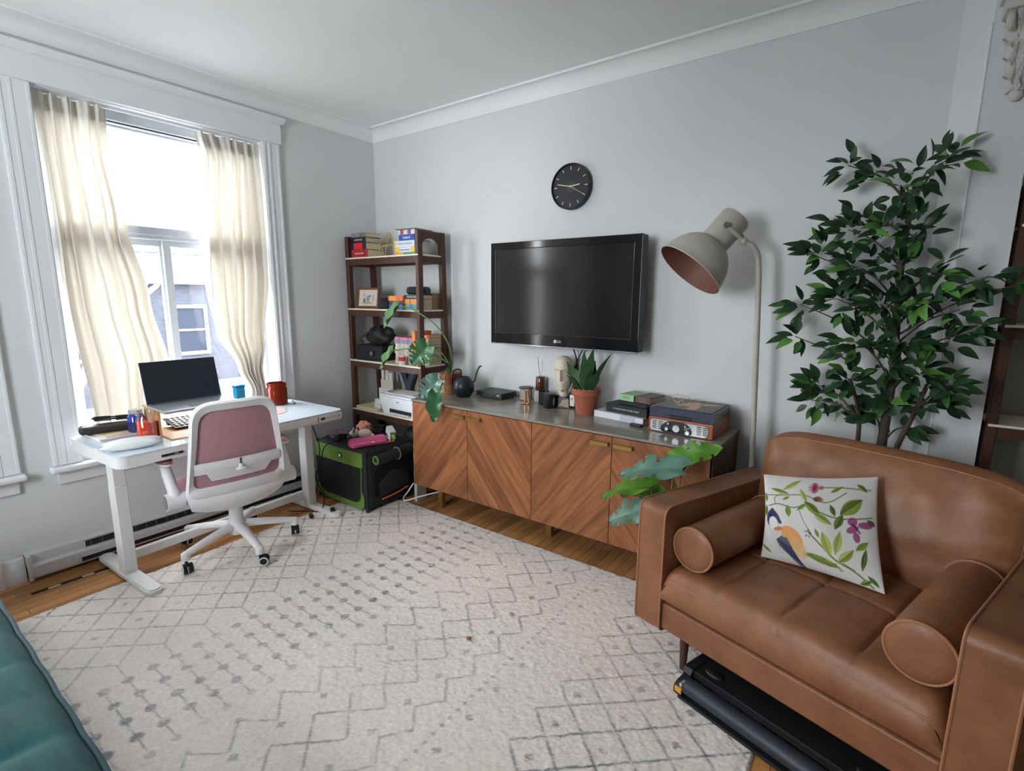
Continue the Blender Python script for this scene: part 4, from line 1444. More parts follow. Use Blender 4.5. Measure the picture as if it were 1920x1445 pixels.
G().box((0, 0, .24), (.30, .22, .47), 0, .09, 5).obj('body', blb, mat('navy_nylon', (28, 31, 40), rough=.6, bump=.3, bscale=80))
G().tube(smoothpath([(-.05, 0, .465), (-.04, -.01, .51), (.04, -.01, .51), (.05, 0, .465)], 5), .008, 8).obj('grab_handle', blb, M_nyl)
G().box((0, -.112, .17), (.22, .03, .22), 0, .014, 3).obj('front_pocket', blb, M_nyl)
wt = tag(G().tube(smoothpath([(-2.865, 2.40, ZT + .03), (-2.835, 2.385, ZT + .052), (-2.805, 2.36, ZT + .055), (-2.785, 2.345, ZT + .03), (-2.782, 2.335, ZT + .009)], 6), .007, 8).obj('white_hose', None, mat('white_cable', (206, 208, 212), rough=.45)), 'white curved charger cable arching over the crate front', 'cable')
lb_ = tag(G().ell((0, 0, .024), (.024, .024, .024), 18, 12).obj('lime_ball', None, mat('lime_felt', (150, 178, 84), rough=.9, bump=.4, bscale=200), loc=(-2.80, 2.385, ZT)), 'small lime green pet ball at the crate front corner', 'ball')
pn_ = tag(G().tube([(-2.79, 2.285, ZT + .008), (-2.768, 2.37, ZT + .010)], .0065, 8).obj('orange_stick', None, M_or, loc=(0, 0, 0)), 'short orange chew stick beside the lime ball', 'stick')
bw = tag(G().tube(smoothpath([(-2.60, 2.39, .185), (-2.63, 2.36, .12), (-2.62, 2.31, .095), (-2.56, 2.28, .10), (-2.50, 2.35, .12), (-2.42, 2.46, .14)], 8), .005, 8).obj('white_power_cord', None, mat('white_cable', (206, 208, 212))), 'white power cord drooping under the sideboard corner', 'cord')
rl_ = thing('paper_roll_box', 'narrow white and yellow carton between crate and sideboard', 'carton', (-2.668, 2.52, 0))
G().b6(-.014, .014, -.05, .05, 0, .43, .003, 1).obj('body', rl_, cm((190, 186, 176)))
for k, (c_, a, b) in enumerate((((60, 60, 58), .39, .41), ((206, 176, 60), .33, .37), ((70, 72, 74), .25, .30))):
    G().b6(-.012, .012, -.0508, -.0498, a, b).obj('print_patch', rl_, cm(c_))
    G().b6(.0138, .0146, -.04, .04, a, b).obj('print_patch', rl_, cm(c_))

# ---------------------------------------------------------------- sideboard
M_sb = mat('walnut_carcass', (78, 56, 46), rough=.5, var=.2, vscale=3, stretch=(1, 6, 6))
M_top = mat('grey_stone_top', (150, 142, 132), rough=.14, var=.18, col2=(122, 115, 107), vscale=5, stretch=(1.2, 4, 1), spec=.5)
M_ven = mat('walnut_veneer', (164, 106, 68), rough=.36, var=.4, col2=(108, 64, 40), vscale=3.2, stretch=(.8, 6, 9), objvar=.2, spec=.4, bump=.05, bscale=30)
M_brs = mat('antique_brass', (172, 140, 80), rough=.35, metal=.85)
SB = thing('sideboard', 'walnut chevron sideboard with grey stone top and brass legs', 'sideboard', (-1.5865, 2.385, 0))
HX, SD = 1.0035, .515
sbt, sbb = .80, .185
G().b6(-HX, HX, .02, SD, sbb, sbt - .014).obj('carcass', SB, M_sb)
G().b6(-HX - .004, HX + .004, -.004, SD, sbt - .014, sbt, .002, 1).obj('stone_top', SB, M_top)
G().b6(HX - .0, HX + .002, .02, SD, sbb, sbt - .014).obj('end_panel', SB, M_sb)
edges_x = [-HX + .004, -.499, -.003, .5005, HX - .004]


def clip(poly, n, c, keep):
    out = []
    for i in range(len(poly)):
        p, q = poly[i], poly[(i + 1) % len(poly)]
        dp, dq = (n[0] * p[0] + n[1] * p[1] - c) * keep, (n[0] * q[0] + n[1] * q[1] - c) * keep
        if dp >= 0:
            out.append(p)
        if (dp > 0 and dq < 0) or (dp < 0 and dq > 0):
            t = dp / (dp - dq)
            out.append((p[0] + (q[0] - p[0]) * t, p[1] + (q[1] - p[1]) * t))
    return out


for i in range(4):
    x0, x1 = edges_x[i] + .0018, edges_x[i + 1] - .0018
    z0, z1 = sbb + .002, sbt - .018
    d_ = G().b6(x0, x1, .002, .0195, z0, z1).obj('door', SB, M_sb)
    A = R(52) if i % 2 == 0 else R(180 - 52)
    nrm = (-math.sin(A), math.cos(A))
    rect_ = [(x0, z0), (x1, z0), (x1, z1), (x0, z1)]
    lo_c = min(nrm[0] * p[0] + nrm[1] * p[1] for p in rect_)
    hi_c = max(nrm[0] * p[0] + nrm[1] * p[1] for p in rect_)
    c = lo_c - random.uniform(0, .03)
    while c < hi_c:
        w = random.uniform(.06, .105)
        poly = clip(clip(rect_, nrm, c + .0003, 1), nrm, c + w - .0003, -1)
        if len(poly) >= 3:
            o0 = (x0, z0)
            loc = [((p[0] - o0[0]) * math.cos(A) + (p[1] - o0[1]) * math.sin(A), (p[0] - o0[0]) * nrm[0] + (p[1] - o0[1]) * nrm[1]) for p in poly]
            area = sum(loc[k][0] * loc[(k + 1) % len(loc)][1] - loc[(k + 1) % len(loc)][0] * loc[k][1] for k in range(len(loc)))
            if abs(area) > 2e-5:
                Mx = Matrix(((1, 0, 0, 0), (0, 0, 1, 0), (0, 1, 0, 0), (0, 0, 0, 1)))
                me = G().prism(loc, -.0005 * random.random(), .003, Mx).mesh('veneer_strip', smooth=0)
                st_ = link('veneer_strip', me, d_, M_ven, (o0[0], 0, o0[1]), rot=(0, -A, 0))
        c += w
    hx = x1 - .118 if i in (0, 2) else x0 + .012
    hd_ = G().b6(hx, hx + .105, -.022, -.0195, z1 - .052, z1 - .030, .001, 1)
    hd_.b6(hx, hx + .105, -.022, .0, z1 - .0325, z1 - .030)
    hd_.obj('handle', d_, M_brs)
for xx in (-.86, .86):
    lgx = G()
    lgx.b6(xx - .02, xx + .02, .115, .145, 0, sbb).b6(xx - .02, xx + .02, SD - .09, SD - .06, 0, sbb)
    lgx.b6(xx - .02, xx + .02, .145, SD - .09, sbb - .012, sbb).b6(xx - .02, xx + .02, .145, SD - .09, 0, .012)
    lgx.obj('leg', SB, M_brs)
G().b6(-.02, .02, .2, .24, 0, sbb).obj('centre_leg', SB, M_brs)
ZS = sbt + .0005

# ---- plant in terracotta pot (split-leaf, trailing)
M_terra = mat('terracotta', (160, 92, 66), rough=.8, var=.1, vscale=12, bump=.1, bscale=150)
M_soil = mat('potting_soil', (50, 38, 30), rough=1, bump=1, bscale=120)
M_leafd = mat('monstera_green', (52, 98, 62), rough=.3, var=.18, vscale=14, spec=.5)
M_leafl = mat('young_leaf_green', (96, 138, 86), rough=.35, var=.12, vscale=14)
M_stem = mat('plant_stem', (92, 118, 66), rough=.5)


def pot(root, r0, r1, h, rim, m=None):
    m = m or M_terra
    G().lathe([(r0, 0), (r0 + .002, .003), (r0 + (r1 - r0) * .78, h - rim), (r1 - .002, h - rim), (r1 + .004, h - rim + .003), (r1 + .006, h), (r1 - .006, h), (r1 - .010, h - .012), (0, h - .014)], n=40).obj('pot', root, m)
    G().lathe([(0, h - .012), (r1 - .012, h - .013)], n=30, caps=False).obj('soil', root, M_soil)


def split_leaf(L, W, notches, fold=.25, curl=.3, nu=33, nv=17, split=.62):
    """heart-shaped blade along +x from the stalk, with side notches; returns mesh builder"""
    g = G()

    def half(t):
        return W * (math.sin(PI * min(1, t * .93 + .07)) ** .6) * (1 - .28 * t)
    vs, fs, idx = [], [], {}
    for i in range(nu):
        t = i / (nu - 1)
        for j in range(nv):
            s_ = 2 * j / (nv - 1) - 1
            y = s_ * half(t)
            xx = L * t - .16 * L * (abs(s_) ** 2) * (1 - t) * (1 if t < .5 else .5)
            zz_ = fold * abs(y) - curl * L * t * t + .01 * math.sin(t * 14) * abs(s_)
            idx[i, j] = len(vs)
            vs.append((xx, y, zz_))
    for i in range(nu - 1):
        for j in range(nv - 1):
            t = (i + .5) / (nu - 1)
            s_ = abs(2 * (j + .5) / (nv - 1) - 1)
            cut = False
            for n_ in notches:
                if abs(t - n_ - .10 * s_) < .022 and s_ > 1 - split:
                    cut = True
            if not cut:
                fs.append((idx[i, j], idx[i + 1, j], idx[i + 1, j + 1], idx[i, j + 1]))
    return g.add(vs, fs)


def place_leaf(root, g, m, base, direction, upv, name='leaf'):
    d = Vector(direction).normalized()
    u_ = Vector(upv)
    y = u_.cross(d).normalized()
    z_ = d.cross(y)
    Mx = Matrix(((d.x, y.x, z_.x, base[0]), (d.y, y.y, z_.y, base[1]), (d.z, y.z, z_.z, base[2]), (0, 0, 0, 1)))
    o = g.obj(name, root, m, smooth=70)
    o.matrix_local = Mx
    return o


mo = thing('monstera_plant', 'trailing split-leaf plant in terracotta pot on the sideboard end', 'potted plant', (-2.452, 2.635, ZS))
pot(mo, .052, .078, .152, .038)
G().lathe([(.0535, .001), (.062, .02), (.066, .06), (.063, .075)], n=30, caps=False).obj('paper_wrap', mo, mat('crumpled_wrap', (176, 132, 88), rough=.8, bump=1, bscale=40))
stems = [[(-.073, .075, .14), (-.06, .06, .19), (.03, -.02, .27), (.01, -.04, .39), (-.08, -.06, .50), (-.20, -.085, .575), (-.30, -.10, .615), (-.389, -.115, .622)],
         [(-.073, .075, .14), (-.06, .06, .19), (.0, -.03, .24), (-.14, -.08, .31), (-.30, -.12, .325), (-.439, -.135, .305)],
         [(-.073, .075, .14), (-.06, .06, .19), (.02, -.04, .24), (-.03, -.09, .335), (-.097, -.135, .353)],
         [(-.073, .06, .14), (-.05, .03, .19), (.02, -.08, .19), (.06, -.15, .185), (.073, -.185, .152)],
         [(-.073, .06, .14), (-.05, .03, .19), (.05, -.10, .16), (.11, -.20, .13), (.128, -.262, .076)]]
for s_ in stems:
    G().tube(smoothpath(s_, 7), .0052, 8).obj('stalk', mo, M_stem)
G().tube(smoothpath([(.03, -.03, .14), (.04, -.09, .17), (.03, -.10, .1), (.03, -.085, .02)], 6), .004, 6).obj('aerial_root', mo, mat('root_tan', (150, 130, 90), rough=.8))
for ch in mo.children:
    if ch.name.split('.')[0] in ('pot', 'soil', 'paper_wrap', 'aerial_root'):
        ch.location = (-.073, .075, 0)
nt4 = [.3, .46, .62, .78]
CAMV = (.66, -.70, .28)
M_lsheen = mat('monstera_painted_sheen', (92, 124, 112), rough=.22, var=.15, vscale=20)  # leaf green paled and greyed to paint in its sheen
place_leaf(mo, split_leaf(.235, .050, [], .9, .05), M_leafl, (-.389, -.115, .622), (-.72, -.02, -.68), (-.3, -.9, .3))
place_leaf(mo, split_leaf(.22, .042, [], .9, .05), M_leafl, (-.439, -.135, .305), (-.70, -.02, -.70), (-.3, -.9, .3))
place_leaf(mo, split_leaf(.20, .10, nt4, .3, .15), M_leafd, (-.080, -.140, .365), (-.62, -.20, -.66), CAMV)
place_leaf(mo, split_leaf(.215, .085, nt4, .3, .12), M_lsheen, (.073, -.195, .152), (-.72, -.18, -.62), CAMV)
place_leaf(mo, split_leaf(.20, .062, [], .5, .05), M_leafd, (.128, -.278, .078), (-.10, -.06, -1), (.35, -.9, .1))

# ---- watering can
M_can = mat('black_can_metal', (34, 38, 46), rough=.38, spec=.5)
wc = thing('watering_can', 'round black watering can with thin curved spout', 'watering can', (-2.362, 2.668, ZS), R(20))
G().lathe([(.038, 0), (.05, .004), (.068, .03), (.076, .065), (.075, .085), (.064, .115), (.045, .138), (.040, .142), (.038, .136), (0, .12)], n=36).obj('body', wc, M_can)
G().tube([(.0767 * math.cos(2 * PI * k / 40), .0767 * math.sin(2 * PI * k / 40), .072) for k in range(40)], .0016, 5, closed=True).obj('seam', wc, M_can)
G().tube(smoothpath([(.062, 0, .10), (.085, 0, .12), (.098, 0, .17), (.118, 0, .215), (.135, 0, .222)], 6), .0055, 8).obj('spout', wc, M_can)
G().tube(smoothpath([(-.03, .03, .138), (-.03, .02, .185), (-.075, -.0, .18), (-.088, 0, .10), (-.07, 0, .045)], 6), .0055, 8).obj('handle', wc, M_can)

# ---- cable box
sbx = thing('cable_box', 'flat black television receiver box on the sideboard', 'receiver', (-2.17, 2.80, ZS), R(-4))
M_box = mat('receiver_black', (34, 35, 38), rough=.4, bump=.15, bscale=400)
G().box((0, 0, .027), (.235, .165, .036), 0, .004, 2).obj('body', sbx, M_box)
for a in (-1, 1):
    for b in (-1, 1):
        G().cyl((a * .095, b * .06, 0), (a * .095, b * .06, .01), .010, n=12).obj('foot', sbx, M_blk)
text('bell', 'front_lettering', sbx, M_paper, (.075, -.0829, .03), (PI / 2, 0, 0), .016)
G().b6(.117, .118, -.06, .06, .018, .034).obj('side_panel', sbx, M_blk)

# ---- stone jar with tilted lid, copper figure
M_stone = mat('speckled_stoneware', (150, 144, 132), rough=.6, var=.2, vscale=60)
sj = thing('stoneware_jar', 'small grey stoneware jar with a slate lid behind the copper stand', 'jar', (-1.945, 2.842, ZS))
G().lathe([(.036, 0), (.041, .004), (.043, .05), (.040, .078)], n=30).obj('body', sj, M_stone)
G().lathe([(0, .079), (.048, .079), (.052, .083), (.046, .090), (0, .094)], n=30).obj('lid', sj, mat('slate_lid', (86, 88, 82), rough=.6))
M_cop = mat('copper', (222, 150, 112), rough=.22, metal=.9)
cpf = thing('copper_stand', 'slender copper wire stand with two straight legs', 'stand', (-1.855, 2.722, ZS), R(15))
for q in (-.010, .010):
    G().tube([(q * 1.5, 0, .004), (q * .6, 0, .095)], .0045, 8).obj('leg', cpf, M_cop)
    G().ell((q * 1.5 - .012, -.003, .006), (.020, .008, .006), 14, 8).obj('foot', cpf, M_cop)
G().tube([(-.012, 0, .095), (.012, 0, .095)], .0055, 8).obj('cross_piece', cpf, M_cop)

# ---- concrete block with amber diffuser
cc = tag(G().lathe([(.040, 0), (.042, .003), (.042, .072), (.040, .075)], n=30).obj('concrete_pot', None, mat('pale_concrete', (176, 172, 168), rough=.8, bump=.2, bscale=80), loc=(-1.845, 2.868, ZS)), 'short pale concrete pot carrying the amber diffuser', 'pot')
ad = thing('amber_diffuser', 'brown glass diffuser with two thin reeds on the concrete pot', 'diffuser', (-1.845, 2.868, ZS + .0755))
G().lathe([(.030, 0), (.033, .004), (.033, .082), (.030, .088), (.026, .088)], n=30).obj('glass', ad, mat('brown_glass', (74, 40, 24), rough=.12, coat=.4))
G().lathe([(0, .088), (.027, .088), (.027, .092), (0, .092)], n=24, caps=False).obj('collar', ad, mat('dark_green_cap', (52, 58, 50), rough=.4))
G().tube([(0, 0, .09), (-.008, -.01, .14), (-.018, -.01, .225)], .0016, 5).obj('reed', ad, M_blk)
G().tube([(.006, .004, .09), (.004, .01, .15), (-.004, .02, .20)], .0014, 5).obj('reed', ad, mat('grey_reed', (120, 120, 122)))

# ---- black candles
for i, (lx, ly, lab) in enumerate(((-1.765, 2.79, 'matte black candle tumbler behind the lidded one'), (-1.684, 2.722, 'matte black candle tumbler with flat lid in front'))):
    cn = thing('candle_jar', lab, 'candle', (lx, ly, ZS), 0, 'black candles beside the head')
    G().lathe([(.034, 0), (.0365, .003), (.0365, .086), (.034, .086), (.033, .07), (0, .07)], n=30).obj('tumbler', cn, mat('black_candle', (26, 27, 30), rough=.5))
    if i:
        G().lathe([(0, .086), (.038, .086), (.038, .094), (0, .095)], n=30, caps=False).obj('lid', cn, mat('black_lid', (40, 42, 46), rough=.35))
        G().b6(.0355, .0375, -.008, .008, .02, .065).obj('paper_label', cn, mat('label_grey', (150, 150, 148)))
    else:
        G().lathe([(0, .071), (.0325, .0712)], n=24, caps=False).obj('wax', cn, M_blkm)

# ---- mannequin head
M_head = mat('ivory_resin', (208, 200, 180), rough=.55, var=.03, vscale=20)
hd2 = thing('mannequin_head', 'ivory stylised sculpture of a long face on a dark angular base', 'sculpture', (-1.640, 2.822, ZS), R(14))
hd2.scale = (1.06, 1.06, 1.03)


def headf(u, v):
    # v up 0..1, u around; front = -y
    z = .095 + .225 * v
    a = u * 2 * PI
    if v < .62:
        w = .030 + .032 * (v / .62) ** .8
    else:
        t = (v - .62) / .38
        w = .062 * math.sqrt(max(0, 1 - t ** 2.3))
    if v < .05:
        w *= .75 + .25 * v / .05
    x_, y_ = w * .95 * math.cos(a), w * 1.15 * math.sin(a)
    front = max(0, -math.sin(a))
    c = math.cos(a)
    if front > 0:
        nose = math.exp(-(c / .15) ** 2)
        brow = .64
        if .33 < v < brow:
            y_ -= .018 * nose * (1 - (v - .33) / (brow - .33) * .6)
            y_ += .013 * front * (1 - nose) * min(1, (brow - v) / .02) * (.25 + .75 * (v - .33) / (brow - .33))
        if .14 < v < .27:
            y_ -= .005 * math.exp(-(c / .35) ** 2) * abs(math.sin((v - .14) / .13 * 2 * PI))
        if v < .10:
            y_ -= .008 * math.exp(-(c / .4) ** 2)
    return (x_, y_, z)


G().grid(headf, 64, 72, cu=True).obj('face', hd2, M_head, smooth=50)
G().lathe([(.036, .055), (.033, .075), (.030, .11)], n=24).obj('neck', hd2, M_head)
G().add([(-.055, -.05, 0), (.055, -.05, 0), (.055, .05, 0), (-.055, .05, 0), (-.042, -.036, .075), (.042, -.036, .06), (.042, .036, .075), (-.042, .036, .065)], [(0, 3, 2, 1), (4, 5, 6, 7), (0, 1, 5, 4), (1, 2, 6, 5), (2, 3, 7, 6), (3, 0, 4, 7)]).obj('base', hd2, mat('base_black', (26, 27, 30), rough=.45), smooth=0)
G().add([(-.01, -.0515, .012), (.05, -.0515, .004), (.047, -.044, .055), (.012, -.046, .05)], [(0, 1, 2, 3)]).obj('base_facet', hd2, mat('facet_ivory', (176, 158, 140), rough=.6), smooth=0)

# ---- black bottle box with white label
lbx = thing('diffuser_bottle', 'square black bottle with a white label and gold seal', 'bottle', (-1.541, 2.822, ZS), R(-8))
G().b6(-.034, .034, -.03, .03, 0, .10, .006, 2).obj('body', lbx, M_blk)
G().b6(-.030, .006, -.0308, -.0298, .014, .085).obj('paper_label', lbx, M_paper)
G().cyl((-.012, -.031, .060), (-.012, -.0314, .060), .011, n=20).obj('gold_seal', lbx, mat('seal_ochre', (204, 152, 78), rough=.5))
G().b6(-.02, .02, -.018, .018, .10, .11, .003, 1).obj('cap', lbx, M_blkm)

# ---- snake plant
sn = thing('snake_plant', 'snake plant with broad pointed leaves in terracotta pot', 'potted plant', (-1.418, 2.715, ZS))
pot(sn, .055, .082, .158, .042)
M_sna = mat('snake_leaf', (58, 92, 56), rough=.35, var=.3, vscale=25, stretch=(1, 1, 3), spec=.5)
M_snb = mat('snake_leaf_dark', (36, 66, 44), rough=.35, var=.25, vscale=25)


def blade(L, W, twist, bend, m, base, az, lean):
    def f(u, v):
        t = v
        w = W * .8 * (.45 + .55 * math.sin(PI * min(1, t * .8 + .12))) * (1 - t ** 4) ** .7 * (1 if t < .6 else 1 - .55 * (t - .6) / .4)
        s_ = (u - .5) * 2
        a = -1.1 + twist * (t - .3) + .25 * math.sin(az * 3)
        r_ = lean * L * t + bend * L * t * t
        px_, py_ = math.cos(az) * r_, math.sin(az) * r_
        return (base[0] + px_ - math.sin(a) * w * s_, base[1] + py_ + math.cos(a) * w * s_, base[2] + L * t * math.sqrt(max(.1, 1 - (lean + bend * t) ** 2)) - abs(s_) * 0 + .25 * w * s_ * s_)
    G().grid(f, 7, 22).obj('leaf', sn, m, smooth=70)


for args in [(.275, .040, .3, .06, M_sna, (.0, -.01, .14), .35, .10), (.25, .034, -.3, .03, M_sna, (-.012, .0, .14), 2.6, .04), (.275, .020, .3, .22, M_snb, (.03, .01, .14), .15, .24),
             (.205, .046, .5, .10, M_sna, (-.02, -.015, .14), 3.4, .40), (.17, .024, .2, .30, M_snb, (-.03, 0, .14), 3.0, .50), (.14, .046, .2, .12, M_snb, (.028, -.02, .14), .1, .30),
             (.13, .018, .2, .2, M_snb, (-.035, -.03, .14), 3.7, .42), (.19, .034, -.4, .05, M_snb, (.01, .02, .14), .6, .12), (.16, .030, .3, .05, M_sna, (.0, -.03, .14), 2.9, .10), (.15, .028, .1, .08, M_snb, (.02, -.03, .14), .5, .10)]:
    blade(*args)
for k in range(9):
    a = k * .7
    G().ell((.05 * math.cos(a), .05 * math.sin(a), .15), (.009, .008, .007), 8, 6).obj('pebble', sn, mat('white_pebble', (150, 150, 140), rough=.7))

# ---- books on the sideboard
gz = ZS
book('large white hardback at the bottom of the sideboard pile', -1.185, 2.665, gz, .33, .235, .038, R(-9), (206, 208, 214), [(.55, .85, (176, 180, 192))], None, group='books on the sideboard', pages=M_pagew)
gz += .0385
book('large black photography book second in the sideboard pile', -1.145, 2.685, gz, .27, .215, .050, R(-9), (30, 33, 36), [], 'A COLLECTION OF FINE WORK', (220, 222, 222), .24, group='books on the sideboard', pages=M_blkm)
gz += .0505
book('small black notebook third in the sideboard pile', -1.115, 2.70, gz, .185, .14, .022, R(-10), (28, 28, 30), [], None, group='books on the sideboard')
gz += .0225
book('mint green pocket book on top of the sideboard pile', -1.158, 2.715, gz, .10, .155, .036, R(-12), (146, 186, 146), [], 'EDO', (140, 110, 50), .6, group='books on the sideboard')
mint = C.objects[-1].parent.parent if False else [o for o in C.objects if o.get('label', '').startswith('mint green')][0]
text('B E', 'cover_lettering', mint, cm((140, 110, 50)), (0, .105, .0363), (0, 0, 0), .045, .0003, 'CENTER')
text('D O', 'cover_lettering', mint, cm((140, 110, 50)), (0, .055, .0363), (0, 0, 0), .045, .0003, 'CENTER')
book('brown pocket paperback beside the mint green one', -1.055, 2.70, gz, .10, .155, .036, R(-12), (88, 70, 66), [(.2, .8, (110, 84, 78))], None, group='books on the sideboard')
rmt = thing('small_remote', 'small black remote poking out from the white hardback', 'remote', (-1.045, 2.60, ZS), R(-9))
G().box((0, 0, .008), (.07, .03, .015), 0, .004, 2).obj('body', rmt, M_blk)
for k in range(3):
    G().cyl((-.02 + .016 * k, 0, .0152), (-.02 + .016 * k, 0, .0165), .004, n=10).obj('button', rmt, mat('button_dark', (70, 70, 74)))

# ---- record player
M_rpw = mat('player_wood', (150, 82, 50), rough=.4, var=.15, vscale=6, stretch=(1, 6, 6))
rp = thing('record_player', 'wooden record player with silver front and clear smoky lid', 'record player', (-.80, 2.572, ZS), R(-2))
G().b6(-.168, .168, 0, .30, .0, .078, .006, 2).obj('plinth', rp, M_rpw)
fp_ = rounded_loop([(-.155, .006), (.140, .006), (.150, .066), (-.155, .066)], [.015, .02, .03, .015])
G().prism(fp_, 0, .005, Matrix.Translation((0, .001, 0)) @ Matrix.Rotation(PI / 2, 4, 'X')).obj('silver_fascia', rp, mat('brushed_silver', (190, 192, 194), rough=.35, metal=.4), smooth=20)
cp_ = rounded_loop([(-.085, .004), (.062, .004), (.075, .025), (.045, .066), (-.060, .066), (-.098, .030)], [.02, .015, .015, .02, .02, .02])
G().prism(cp_, 0, .009, Matrix.Translation((-.005, .001, 0)) @ Matrix.Rotation(PI / 2, 4, 'X')).obj('control_plate', rp, M_blk, smooth=20)
M_kn = mat('knob_silver', (196, 198, 200), rough=.3, metal=.6)
for (kx, kz, kr) in ((-.012, .034, .020), (-.062, .026, .010), (-.055, .054, .006), (.035, .053, .005), (.046, .020, .012)):
    G().cyl((kx, -.008, kz), (kx, -.018, kz), kr, kr * .9, 24).obj('knob', rp, M_kn)
for k in range(5):
    G().cyl((.032 + .009 * (k % 3), -.0085, .044 - .009 * (k // 3)), (.032 + .009 * (k % 3), -.010, .044 - .009 * (k // 3)), .0026, n=8).obj('indicator', rp, M_paper)
for sx in (-1, 1):
    for c_ in range(2):
        for r_ in range(5):
            xc = (-.143 + .032 * c_) if sx < 0 else (.090 + .030 * c_)
            G().b6(xc, xc + .022, -.0055, -.0035, .018 + .0095 * r_, .022 + .0095 * r_).obj('speaker_slot', rp, M_blk)
M_smk = mat('smoky_acrylic', (92, 94, 112), rough=.12, spec=.6, coat=.3)
M_smk.node_tree.nodes['Principled BSDF'].inputs['Alpha'].default_value = .55
ld = G()
ld.b6(-.165, .165, .004, .296, .128, .131).b6(-.165, .165, .002, .005, .08, .131).b6(-.165, .165, .294, .297, .08, .131).b6(-.166, -.163, .004, .296, .08, .131).b6(.163, .166, .004, .296, .08, .131)
ld.obj('dust_cover', rp, M_smk, smooth=0)
G().lathe([(0, .084), (.125, .084), (.128, .088), (.125, .092), (0, .093)], (-.02, .15, 0), 40, caps=False).obj('platter', rp, M_blk)
G().b6(-.055, .055, -.004, .003, .080, .098, .003, 1).obj('lid_catch', rp, M_blk)
G().tube([(.12, .25, .10), (.12, .12, .104), (.08, .07, .098)], .004, 8).obj('tonearm', rp, M_kn)
# record sleeve lying on the cover with round eyeglasses
P = Paint(90, 90, (52, 50, 54))
P.rect(.0, 1, 0, 1, (58, 54, 56), .5)
P.poly([(.30, .30), (.42, .34), (.55, .32), (.52, .10), (.68, .08), (.70, .40), (.62, .52), (.78, .60), (.95, .74), (.90, .82), (.66, .74), (.50, .80), (.36, .66), (.40, .52), (.28, .44)], (196, 142, 112), 1)
P.ell(.63, .66, .07, .05, .5, (150, 96, 74), .7)
P.ell(.48, .60, .05, .10, .2, (172, 118, 92), .8)
slv = thing('record_sleeve', 'dark record sleeve with a tan figure lying on the player lid', 'record sleeve', (-.795, 2.582, ZS + .1315), R(-2))
G().b6(-.15, .15, .0, .283, 0, .0025).obj('card', slv, cm((44, 42, 46)))
colorgrid('cover_print', slv, lambda U, V: np.stack([-.15 + .30 * U, .283 * V, np.full_like(U, .0029)], -1), P.img, attr_mat('sleeve_print', rough=.3))
gl = thing('eyeglasses', 'thin gold round eyeglasses lying on the record sleeve', 'eyeglasses', (-.845, 2.72, ZS + .1348), R(-25))
for q in (-.032, .032):
    G().tube([(q + .026 * math.cos(t), .002, .024 + .023 * math.sin(t)) for t in [2 * PI * k / 28 for k in range(28)]], .0013, 6, closed=True).obj('rim', gl, M_gold)
    G().tube(smoothpath([(q * 1.85, .002, .034), (q * 1.85, .05, .033), (q * 1.7, .11, .02), (q * 1.65, .13, .003)], 5), .0012, 6).obj('temple', gl, M_gold)
G().tube(smoothpath([(-.007, .002, .03), (0, .0, .034), (.007, .002, .03)], 4), .0013, 6).obj('bridge', gl, M_gold)

# ---------------------------------------------------------------- television
M_gls = mat('gloss_black', (12, 12, 15), rough=.08, spec=.45)
M_tvs = mat('tv_panel', (14, 15, 17), rough=.13, spec=.5)
TV = thing('television', 'wall-mounted flat black television above the sideboard', 'television', (-1.648, 2.755, 1.187), R(.6))
TW, TH = .528, .66
G().box((0, .045, TH / 2), (TW * 2, .075, TH), 0, .008, 2).obj('shell', TV, M_blk)
fr_ = G()
fr_.b6(-TW, TW, -.004, .012, TH - .045, TH, .004, 2).b6(-TW, TW, -.004, .012, .0, .075, .004, 2)
fr_.b6(-TW, -TW + .04, -.004, .012, .07, TH - .04, .004, 2).b6(TW - .05, TW, -.004, .012, .07, TH - .04, .004, 2)
fr_.obj('bezel', TV, M_gls)
G().b6(-TW + .04, TW - .05, .002, .010, .075, TH - .045).obj('screen', TV, M_tvs)
G().b6(-TW + .036, TW - .046, -.001, .006, .0725, .0755).obj('screen_lip', TV, mat('lip_grey', (60, 62, 66), rough=.3))
G().b6(TW - .0505, TW - .0475, -.001, .006, .075, TH - .045).obj('screen_lip', TV, mat('lip_grey', (60, 62, 66), rough=.3))
G().b6(-TW + .005, TW - .005, -.006, .012, -.004, .004, .002, 1).obj('chrome_strip', TV, mat('chrome_strip', (190, 194, 204), rough=.15, metal=.8))
lg_ = G().cyl((-.018, -.0045, .036), (-.018, -.0058, .036), .0105, n=24).obj('logo_disc', TV, mat('logo_silver', (196, 198, 202), rough=.3, metal=.3))
text('L', 'logo_lettering', lg_, M_blk, (-.023, -.0062, .036), (PI / 2, 0, 0), .012)
text('LG', 'logo_lettering', TV, mat('logo_silver', (196, 198, 202)), (-.003, -.0050, .036), (PI / 2, 0, 0), .023)
G().box((0, .10, .33), (.42, .04, .34), 0, .01, 2).obj('rear_housing', TV, M_blk)
G().b6(-.08, .08, .12, .164, .22, .44).obj('wall_bracket', TV, M_blkm)
for i, (pts, lab) in enumerate((([(-1.60, 2.86, 1.19), (-1.585, 2.895, 1.08), (-1.62, 2.905, .97), (-1.66, 2.905, .88), (-1.70, 2.895, .815)], 'black television cable crossing behind the sculpture'),
                   ([(-1.52, 2.86, 1.19), (-1.60, 2.905, 1.05), (-1.58, 2.906, .95), (-1.555, 2.906, .81)], 'black television cable running down behind the snake plant'))):
    tag(G().tube(smoothpath(pts, 8), .0045, 7).obj('tv_cable', None, M_cable), lab, 'cable', 'television cables')

